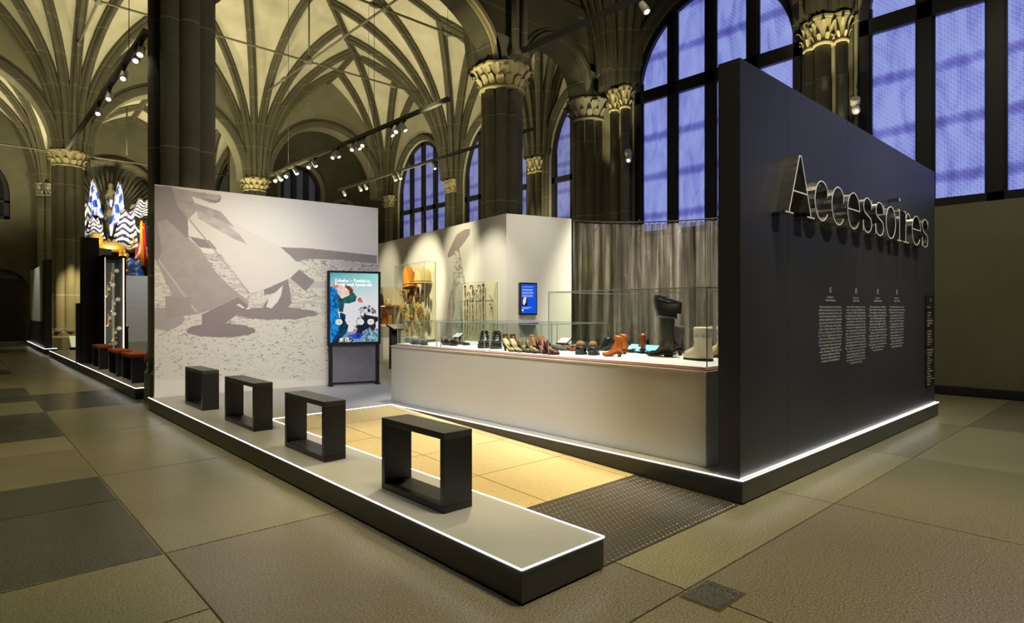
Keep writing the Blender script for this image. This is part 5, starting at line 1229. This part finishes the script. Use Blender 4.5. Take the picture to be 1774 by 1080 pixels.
# canes
cz0, cz1 = .68, cwz(490, CW(848)[2])
g2, _, c0, c1 = wall_case('wall case with hanging walking canes, right of the parasol figure', 803, 862, cz0, cz1)
RB = col('red_brown_wood',(96,30,24),.3); BK = mat('black_lacquer', (.012,.012,.012), .3); GYW = col('grey_wood',(120,112,96),.5); OLW = col('olive_wood',(92,82,50),.5)
canes = [(813,498,593,RB,'k','red-brown knobbed cane, first from the left',.012),(817,519,588,BK,'s','short black straight stick, second from the left',.010),(821.5,511,582,GYW,'h','grey cane with small dark hook handle',.008),(826.5,499,572,RB,'h','dark red cane with a large hook handle',.012),
 (833,505,575,GYW,'k','grey-green cane with black knob',.009),(839.5,498,572,OLW,'h','pale olive cane with a looped handle',.009),(845,495,570,RB,'k','thick dark red curved cane, right of the case',.014)]
for px, y0, y1, m_, kd, lab, r_ in canes:
    a = inCW(px, y0, .10); b_ = inCW(px, y1, .10); b_.x, b_.y = a.x, a.y; b_.z = max(b_.z, cz0+.005)
    t = thing('walking_cane', lab, 'cane', tuple(b_), 'walking canes in the wall case')
    n_ = 12; pts = [b_.lerp(a, i/n_)+Vector((0,0,0))+cu*(.006*math.sin(i*1.1)) for i in range(n_+1)]
    MB().tube(pts, [r_*(.55+.45*i/n_) for i in range(n_+1)], 8).build('shaft', m_, t, True)
    if kd == 'h':
        R_ = .045; MB().tube([pts[-1]+cu*(R_-R_*math.cos(q))+Vector((0,0,R_*math.sin(q))) for q in np.linspace(0,PI*1.15,12)], r_*1.05, 8).build('handle', m_ if m_ is not GYW else BK, t, True)
    elif kd == 'k': MB().ball(tuple(pts[-1]+Vector((0,0,.01))),r_*1.8,r_*1.8,r_*2.2,10,7).build('knob', BK, t, True)
    MB().tube([b_,b_+Vector((0,0,.03))], r_*.8, 8).build('ferrule', M['steel'], t, True)
for k, (py, s_) in enumerate(((513,.012),(517,.01),(527,.02),(534,.022),(540,.014),(556,.012))):
    p = inCW(853+(k%2)*2, py, .05); t = thing('cane_ornament', 'small dark carved cane handle, %s from the top of the right strip' % ('first','second','third','fourth','fifth','sixth')[k], 'ornament', tuple(p), 'small carved handles')
    MB().ball((0,0,0),s_*.7,s_*.7,s_,8,5,.2).build('head', BK, t); MB().tube([(0,0,-s_),(0,0,-s_-.02)], s_*.3, 6).build('stem', OLW, t)
# bag shelves at the far end of the wall
bz = [cwz(600, CW(680)[2]), cwz(562, CW(680)[2]), cwz(529, CW(680)[2]), cwz(503, CW(680)[2])]
sA, sB = CW(696)[0], CW(657)[0]
bc = thing('bag_shelf', 'lit shelf unit with handbags at the far end of the white wall', 'shelf', tuple(inCW(696,562,0)))
def cwbox(name, a, b, e0, e1, za, zb_, m, par):
    v = []
    for z in (za, zb_):
        for (s, e) in ((a,e0),(b,e0),(b,e1),(a,e1)):
            p = Vector((K1[0],K1[1],0))+cu*s+cn*e; v.append((p.x,p.y,z))
    return MB().add(v, [[0,3,2,1],[4,5,6,7],[0,1,5,4],[1,2,6,5],[2,3,7,6],[3,0,4,7]]).build(name, m, par, True)
cwbox('base_cabinet', sA, sB, .02, .50, PH, bz[1]-.32, M['counter'], bc); cwbox('dark_band', sA, sB, .02, .50, bz[1]-.32, bz[1]-.03, M['platform'], bc)
cwbox('shelf_board', sA, sB, .02, .50, bz[1]-.03, bz[1], M['white'], bc); cwbox('shelf_board', sA, sB, .02, .50, bz[2]-.03, bz[2], M['copper'], bc)
cwbox('back_board', sA, sB, .005, .02, bz[1], bz[3]+.06, mat('warm_back', lin((240,225,190)), .6), bc)
cwbox('glass_front', sA, sB, .50, .503, bz[1], bz[3]+.06, M['glass'], bc); cwbox('glass_edge', sA-.006, sA+.004, .0, .50, bz[1], bz[3]+.06, M['glass'], bc)
cwbox('top_edge', sA, sB, .0, .50, bz[3]+.055, bz[3]+.06, M['glass'], bc)
cwbox('led_strip', sA, sB, .45, .47, bz[2]-.04, bz[2]-.031, mat('shelf_led', (1,.8,.5), .5, emit=3), bc)
def bag(lab, px, z, w_, h_, m, e=.25, hm=None):
    s, p, k = CW(px, e); t = thing('handbag', lab, 'bag', (p.x,p.y,z), 'bags on the lit shelves', wang)
    MB().loft([[(w_/2*k_*math.cos(a)*abs(math.cos(a))**-.4 if abs(math.cos(a)) > .01 else 0, .06*k2*math.sin(a), q*h_) for a in np.linspace(0,2*PI,17)[:-1]] for q, k_, k2 in ((0,.92,.9),(.3,1,1),(.7,.95,.8),(1,.82,.4))]).build('body', m, t)
    MB().tube([(w_*.3*math.cos(a),0,h_+h_*.5*math.sin(a)) for a in np.linspace(0,PI,12)], .01, 6).build('handle', hm or m, t)
    MB().box(-.02,.02,-.07,.07,h_*.72,h_*.80).build('clasp', M['steel'], t)
bag('large orange leather handbag on the lower shelf', 682, bz[1], .30, .34, LO)
bag('narrow rust bag at the left of the lower shelf', 666, bz[1], .2, .26, LBR)
bag('small dark red bag with a tall handle on the lower shelf', 673, bz[1], .18, .18, LBU)
bag('pale orange box bag at the right end of the lower shelf', 692, bz[1], .12, .24, LTAN)
bag('grey patterned bag at the left of the upper shelf', 665, bz[2], .24, .26, LGR)
bag('brown and green bag in the middle of the upper shelf', 675, bz[2], .26, .30, col('green_brown_tweed',(80,66,50),.8,noise=.6))
bag('small cream bag at the right of the upper shelf', 689, bz[2], .14, .16, LC)
bag('yellow clutch lying on top of the orange bag', 675, bz[1]+.40, .24, .12, ORG_, e=.12)
# ---------------------------------------------------------------- neighbouring exhibition (left)
tp = thing('dark_partition', 'tall black partition slab left of the instrument case', 'exhibition wall', (2.12,16.6,PH))
MB().box(2.09,2.42,16.9,17.2,PH,3.08).build('panel', M['dark'], tp, True)
MB().prism([(2.42,16.95),(2.7,17.15),(2.7,17.25),(2.42,17.2)],PH,2.85).build('return_panel', M['platform'], tp, True)
MB().box(2.0,2.09,17.0,17.15,PH,1.55).build('low_slab', M['dark'], tp, True)
ic = thing('instrument_case', 'tall narrow lit glass case full of brass instruments between black frames', 'glass case', (2.36,15.9,PH))
fx0, fx1, fy, fz0, fz1 = 2.36, 2.80, 16.0, .25, 2.62
for bx in ((fx0,fx0+.035,fy,fy+1.2,fz0,fz1),(fx1-.035,fx1,fy,fy+1.2,fz0,fz1)): MB().box(*bx).build('frame_side', M['black'], ic, True)
MB().box(fx0,fx1,fy,fy+1.2,fz1-.05,fz1).build('frame_top', M['black'], ic, True); MB().box(fx0,fx1,fy,fy+1.2,PH,fz0+.05).build('plinth', M['black'], ic, True)
MB().box(fx0+.035,fx1-.035,fy+1.17,fy+1.2,fz0,fz1).build('back_board', mat('pale_backboard',(.55,.54,.5),.6), ic, True)
MB().box(fx0+.036,fx0+.05,fy+.02,fy+1.17,fz0+.05,fz1-.05).build('light_panel', mat('case_light_strip',(1,.93,.75),.5,emit=1.3), ic, True)
MB().box(fx1-.052,fx1-.036,fy+.01,fy+.04,fz0+.05,fz1-.05).build('light_strip', mat('case_light_bar',(1,.88,.6),.5,emit=4), ic, True)
for k in range(7): MB().box(fx0+.05,fx1-.05,fy+.06+k*.16,fy+.11+k*.16,fz1-.1,fz1-.05).build('ceiling_slat', M['black'], ic, True)
BR = mat('brass', (.75,.50,.20), .2, metal=1); CH = mat('nickel', (.7,.7,.68), .15, metal=1)
for k in range(6):
    z_ = .55+k*.33; xx = 2.50+.09*(k%2); yy = fy+.10+.07*k
    t = thing('brass_instrument', ('trumpet hanging in the %s place of the lit case' % ('lowest','second','third','fourth','fifth','topmost')[k]), 'instrument', (xx,yy,z_), 'instruments in the lit case')
    mm = BR if k%3 else CH
    MB().tube([(0,0,-.12),(0,0,.05),(.015,0,.085),(.05,0,.09),(.065,0,.06),(.065,0,-.10),(.04,0,-.13),(.015,0,-.12)], .009, 8).build('tubing', mm, t)
    MB().tube([(0,0,-.12),(0,0,-.15),(0,0,-.17),(0,0,-.185)], [.010,.018,.034,.055], 12).build('bell', mm, t)
    for j in range(3): MB().tube([(.02+.015*j,-.01,-.03),(.02+.015*j,-.01,.04)], .007, 6).build('valve', CH, t)
    tag(MB().tube([(xx+.10,yy-.05,z_+.1),(xx+.10,yy-.042,z_+.1)], .045, 16).build('round_label', M['white']), 'round white label disc beside the %s instrument' % ('lowest','second','third','fourth','fifth','topmost')[k], 'label', 'round labels in the lit case')
gw = tag(MB().box(4.55,8.2,30.8,30.95,PH*0,2.9).build('grey_partition', M['whitewall']), 'plain grey partition wall below the flags', 'exhibition wall')
MB().box(7.35,7.45,30.7,30.8,0,2.2).build('dark_edge', M['black'], gw)
wp = thing('lit_partition', 'pale green-grey lit panel above a dark base at the left of the round column', 'exhibition wall', (2.05,24.4,PH))
MB().box(2.05,2.15,24.9,30,1.0,2.9).build('panel', M['counter'], wp, True); MB().box(2.04,2.16,24.9,30,PH,1.0).build('base', M['dark'], wp, True); MB().box(2.02,2.2,24.1,24.9,PH,3.0).build('end_panel', M['dark'], wp, True)
fl2 = thing('floor_lamp_box', 'small glowing pale box lamp at the foot of the round column', 'lamp', P(134,606,PH))
MB().box(-.2,.2,-.12,.12,0,.08).build('base', M['black'], fl2); MB().loft([[(-.18*k,-.1*k,z),(.18*k,-.1*k,z),(.18*k,.1*k,z),(-.18*k,.1*k,z)] for z, k in ((.08,.8),(.42,1.1))], smooth=False).build('shade', mat('lamp_shade_glow',(.9,.85,.5),.6,emit=.55), fl2)
# trophies and flags in the lunette
em = thing('trophy_emblem', 'huge silver urn and sword sunburst mounted in the lunette behind the flags', 'sculpture', (5.1,32.7,4.2))
SIL = mat('silver', (.62,.60,.55), .22, metal=1, bump=.6, scale=5)
ex, ey, ez = 5.1, 32.75, 5.4
blm = MB().loft([[(-.05,0,0),(0,-.02,0),(.05,0,0),(0,.02,0)],[(-.04,0,1.2),(0,-.02,1.2),(.04,0,1.2),(0,.02,1.2)],[(-.002,0,1.55),(0,-.002,1.55),(.002,0,1.55),(0,.002,1.55)]], smooth=False).mesh('blade', mat('dark_steel',(.20,.18,.13),.35,metal=.8))
for k in range(46):
    a = -PI*.62+PI*1.24*k/45; l = link('blade', blm, em, (ex-5.1+.85*math.sin(a), ey-32.7-.05+.03*(k%2), ez-4.2+.85*math.cos(a)), (0,a,0), (1,1,.85+.2*((k*7)%5)/5))
MB().lathe([(.30,0),(.42,.15),(.25,.35),(.18,.5),(.38,.9),(.46,1.3),(.36,1.6),(.22,1.75),(.30,1.95),(.40,2.2),(.30,2.5),(.12,2.7),(.16,2.85),(.03,3.0)], c=(0,-.1), n=18).build('urn', SIL, em).location = (0,0,.0)
for s_ in (-1,1):
    MB().tube([(s_*.3,-.15,.8),(s_*.75,-.2,1.2),(s_*.8,-.2,1.7),(s_*.4,-.15,1.9)], [.09,.12,.1,.06], 8).build('handle', SIL, em)
    MB().ball((s_*.55,-.2,.4),.3,.18,.28,12,8,.15).build('helmet', SIL, em)
MB().ball((.95,-.15,1.9),.22,.15,.24,12,8).build('disc_boss', mat('pale_shell',(.7,.62,.4),.4), em)
def flag(lab, px, top, bot, wt, wb__, kind, y0, ph=0):
    """hanging pleated cloth with its pattern printed in"""
    x0, d0 = PY(px[0], y0); x1, d1 = PY(px[1], y0); zt = H+(537-top)*d0/F; zb2 = H+(537-bot)*d1/F
    t = thing('hanging_flag', lab, 'flag', (x0,y0,zt), 'flags in the lunette')
    NX, NY = 26, 40; v = []; c = []
    for j in range(NY+1):
        q = j/NY; w_ = wt+(wb__-wt)*q; xc = x0+(x1-x0)*q; z = zt+(zb2-zt)*q
        for i in range(NX+1):
            s = i/NX-.5; v.append((xc+s*w_-x0, .09*math.sin(s*15+ph+q*2)*(.4+q)-.03, z-zt+.06*math.cos(s*9+ph)))
            u_ = s+.05*math.sin(q*12+ph)
            if kind == 'blue': k = math.sin(u_*9+q*11+ph)+math.sin(u_*5-q*17); cc = (40,80,200) if k > .1 else (225,230,245)
            elif kind == 'wave': k = math.sin(q*38+math.sin(u_*9+ph)*1.6); cc = (34,36,84) if k > 0 else (228,228,226)
            elif kind == 'union': a = abs(u_+.0)*2; cc = (235,235,235) if a < .18 or abs(q-.45-u_) < .06 or abs(q-.45+u_) < .06 else ((200,60,24) if (u_ > 0) ^ (q > .5) else ((225,150,30) if q > .7 else (24,30,70)))
            elif kind == 'tri': cc = (226,140,30) if s < -.1 else ((180,24,20) if s < .2 else (16,22,60))
            else: k = math.sin(u_*11+q*5)+math.sin(q*19+u_*7); cc = (70,130,225) if k > -.4 else (190,215,245)
            c.append(lin(cc))
    f_ = [[j*(NX+1)+i, j*(NX+1)+i+1, (j+1)*(NX+1)+i+1, (j+1)*(NX+1)+i] for j in range(NY) for i in range(NX)]
    o = MB().add(v, f_, True).build('cloth', FLM, t)
    ca = o.data.color_attributes.new('print', 'FLOAT_COLOR', 'POINT'); ca.data.foreach_set('color', np.array([(*x, 1) for x in c], np.float32).ravel())
    MB().tube([(-.1,.02,.1),(.05,.0,-.4)], .02, 6).build('pole', BR, t)
FLM = vcol_mat('flag_cloth', .8)
flag('blue and white wavy flag left of the silver urn', (161,165), 313, 375, .15, .6, 'blue', 32.1)
flag('blue and white wavy flag right of the silver urn', (207,203), 318, 390, .15, .62, 'blue', 32.1, 2)
flag('navy and white striped flag at the far left, beside the round column', (150,152), 355, 455, .3, .55, 'wave', 31.9)
flag('navy and white striped flag hanging below the left blue flag', (163,165), 378, 420, .3, .8, 'wave', 31.7, 1)
flag('large navy and white striped flag right of centre', (221,215), 366, 430, .45, 1.05, 'wave', 31.9, 2)
flag('small navy and white striped flag at the upper right', (250,240), 347, 376, .5, .65, 'wave', 32.0, 3)
flag('red and white crossed flag with orange corners at the right', (246,250), 392, 448, .5, .7, 'union', 31.8, 1)
flag('orange, red and dark blue banner at the right edge', (248,252), 385, 462, .25, .4, 'tri', 31.65, 2)
flag('sky blue banner at the bottom right above the grey partition', (228,232), 450, 478, .6, .75, 'sky', 31.5, 1)
GO = mat('gold_leaf', (.85,.50,.08), .3, metal=.7, bump=.5, scale=6)
x0, d0 = PY(190, 31.5); z0 = H+(537-428)*d0/F
gl = thing('gilded_lion', 'gilded lion figure striding below the silver urn', 'sculpture', (x0,31.5,z0))
MB().ball((0,0,0),.62,.2,.24,14,8,.08).build('body', GO, gl); MB().ball((-.5,-.05,.3),.26,.22,.28,12,8,.14).build('mane', GO, gl)
MB().ball((-.62,-.2,.3),.14,.14,.12,10,6).build('muzzle', GO, gl)
for dx in (-.45,-.25,.35,.5): MB().tube([(dx,0,-.1),(dx+.05,-.02,-.35),(dx-.02,-.05,-.6)], [.11,.07,.06], 8).build('leg', GO, gl)
MB().tube([(.6,0,.05),(.85,0,.1),(.95,0,.35),(.85,0,.5)], [.05,.04,.035,.07], 8).build('tail', GO, gl)
x0, d0 = PY(212, 31.5); z0 = H+(537-480)*d0/F
gs = thing('gilded_ornament', 'gilded scrollwork standing at the bottom of the flag group', 'sculpture', (x0,31.5,z0))
for k in range(7): MB().ball((.16*math.sin(k*2.2),-.05,.12+.14*k),.17,.12,.13,8,6,.25).build('scroll', GO, gs)
sb2 = thing('stone_trophy', 'dark carved trophy heap behind the gilded lion', 'sculpture', (5.2,32.3,3.2))
DS = mat('dark_bronze',(.09,.08,.05),.4,metal=.6,bump=.6,scale=4)
for k in range(16): MB().ball((-1.4+2.9*((k*37)%16)/16,.1*((k%3)-1),.2+1.5*((k*11)%7)/7),.35,.2,.3,8,6,.3).build('trophy_piece', DS, sb2)
# ---------------------------------------------------------------- lamp tracks
def lamp_on(track, x, y, z, tgt, grp, lab, s=1.0, on=True):
    t = thing('track_spotlight', lab, 'spotlight', (x,y,z), grp)
    MB().box(-.03,.03,-.07,.07,-.04,0).build('adapter', M['rail'], t); MB().tube([(0,0,-.04),(0,0,-.10)], .012, 6).build('stem', M['rail'], t)
    d = Vector(tgt).normalized(); c = Vector((0,0,-.15)); a = c-d*.09*s; b_ = c+d*.09*s
    MB().tube([a-d*.01,a,b_,b_+d*.004], [.03*s,.052*s,.058*s,.055*s], 12).build('head', mat('white_lamp_housing',(.55,.53,.46),.4) if 'white_lamp_housing' not in bpy.data.materials else bpy.data.materials['white_lamp_housing'], t)
    MB().tube([b_+d*.005,b_+d*.009], .034*s, 12).build('lens', M['lampface'] if on else M['black'], t)
def track(lab, x, y0, y1, z, lamps, wires, grp):
    t = thing('lamp_track', lab, 'lamp track', (x,y0,z))
    MB().box(x-.04,x+.04,y0,y1,z,z+.07).build('rail', M['rail'], t, True)
    for y in wires: MB().tube([(x,y,z+.07),(x,y,12.0)], .006, 5).build('suspension_wire', M['rail'], t, True)
    for k, (y, tg, on) in enumerate(lamps):
        lamp_on(t, x, y, z, tg, grp, 'small white spotlight, %s from the near end of the track %s' % (ORD[k], lab2[grp]), 1.0, on)
ORD = ['first','second','third','fourth','fifth','sixth','seventh','eighth','ninth','tenth','eleventh','twelfth','thirteenth','fourteenth']
lab2 = {'spots A':'above the mural wall','spots B':'behind the tall pier','spots C':'crossing above the small arch','spots D':'beside the far left column'}
T1 = [10.9,11.15,11.4,12.6,12.85,13.1,13.9,14.1,15.2,15.5,16.4,17.0,17.5,17.8]
track('long black lamp track with many lit spotlights left of centre', 6.9, 9.3, 18.2, 5.40, [(y, (.5*(-1)**k-.2,-.6,-1.0), True) for k, y in enumerate(T1)], [12.1,16.9], 'spots A')
track('farther lamp track passing behind the tall central pier', 10.5, 10.7, 21, 5.86, [(y, (.2,-.5,-1), True) for y in (11.2,14.9,16.8,17.1,19.0,19.4,20.6)], [18.8,14.2], 'spots B')
track('near lamp track rising to the top edge above the small arch', 7.2, 1.0, 7.55, 5.86, [(y, (-.1,-.6,-1), True) for y in (5.05,2.5)], [1.3], 'spots C')
track('steep lamp track at the upper left beside the huge dark pier', 2.0, 10.0, 18.6, 5.40, [(y, (-.3,-.7,-1), True) for y in (10.35,10.65,11.6,12.9,14.0)], [11.2,17.0], 'spots D')
# wall-mounted projectors
for (px, py, lab) in ((1090,270,'pair-headed wall projector beside the shafts left of the big window'),(1482,183,'white wall projector beside the triple shafts between the windows')):
    y, d = PX(px, 11.95); z = H+(537-py)*d/F
    t = thing('wall_projector', lab, 'spotlight', (11.95,y,z)); MB().box(.0,.25,-.02,.02,-.02,.02).build('arm', M['rail'], t)
    hd_ = bpy.data.materials['white_lamp_housing']
    MB().tube([(-.02,0,.02),(-.10,-.03,.10)], .08, 12).build('head', hd_, t); MB().tube([(-.02,0,-.05),(-.10,-.05,-.14)], .07, 12).build('head', hd_, t); MB().tube([(-.10,-.05,-.14),(-.105,-.053,-.145)], .03, 12).build('lens', M['lampface'], t)
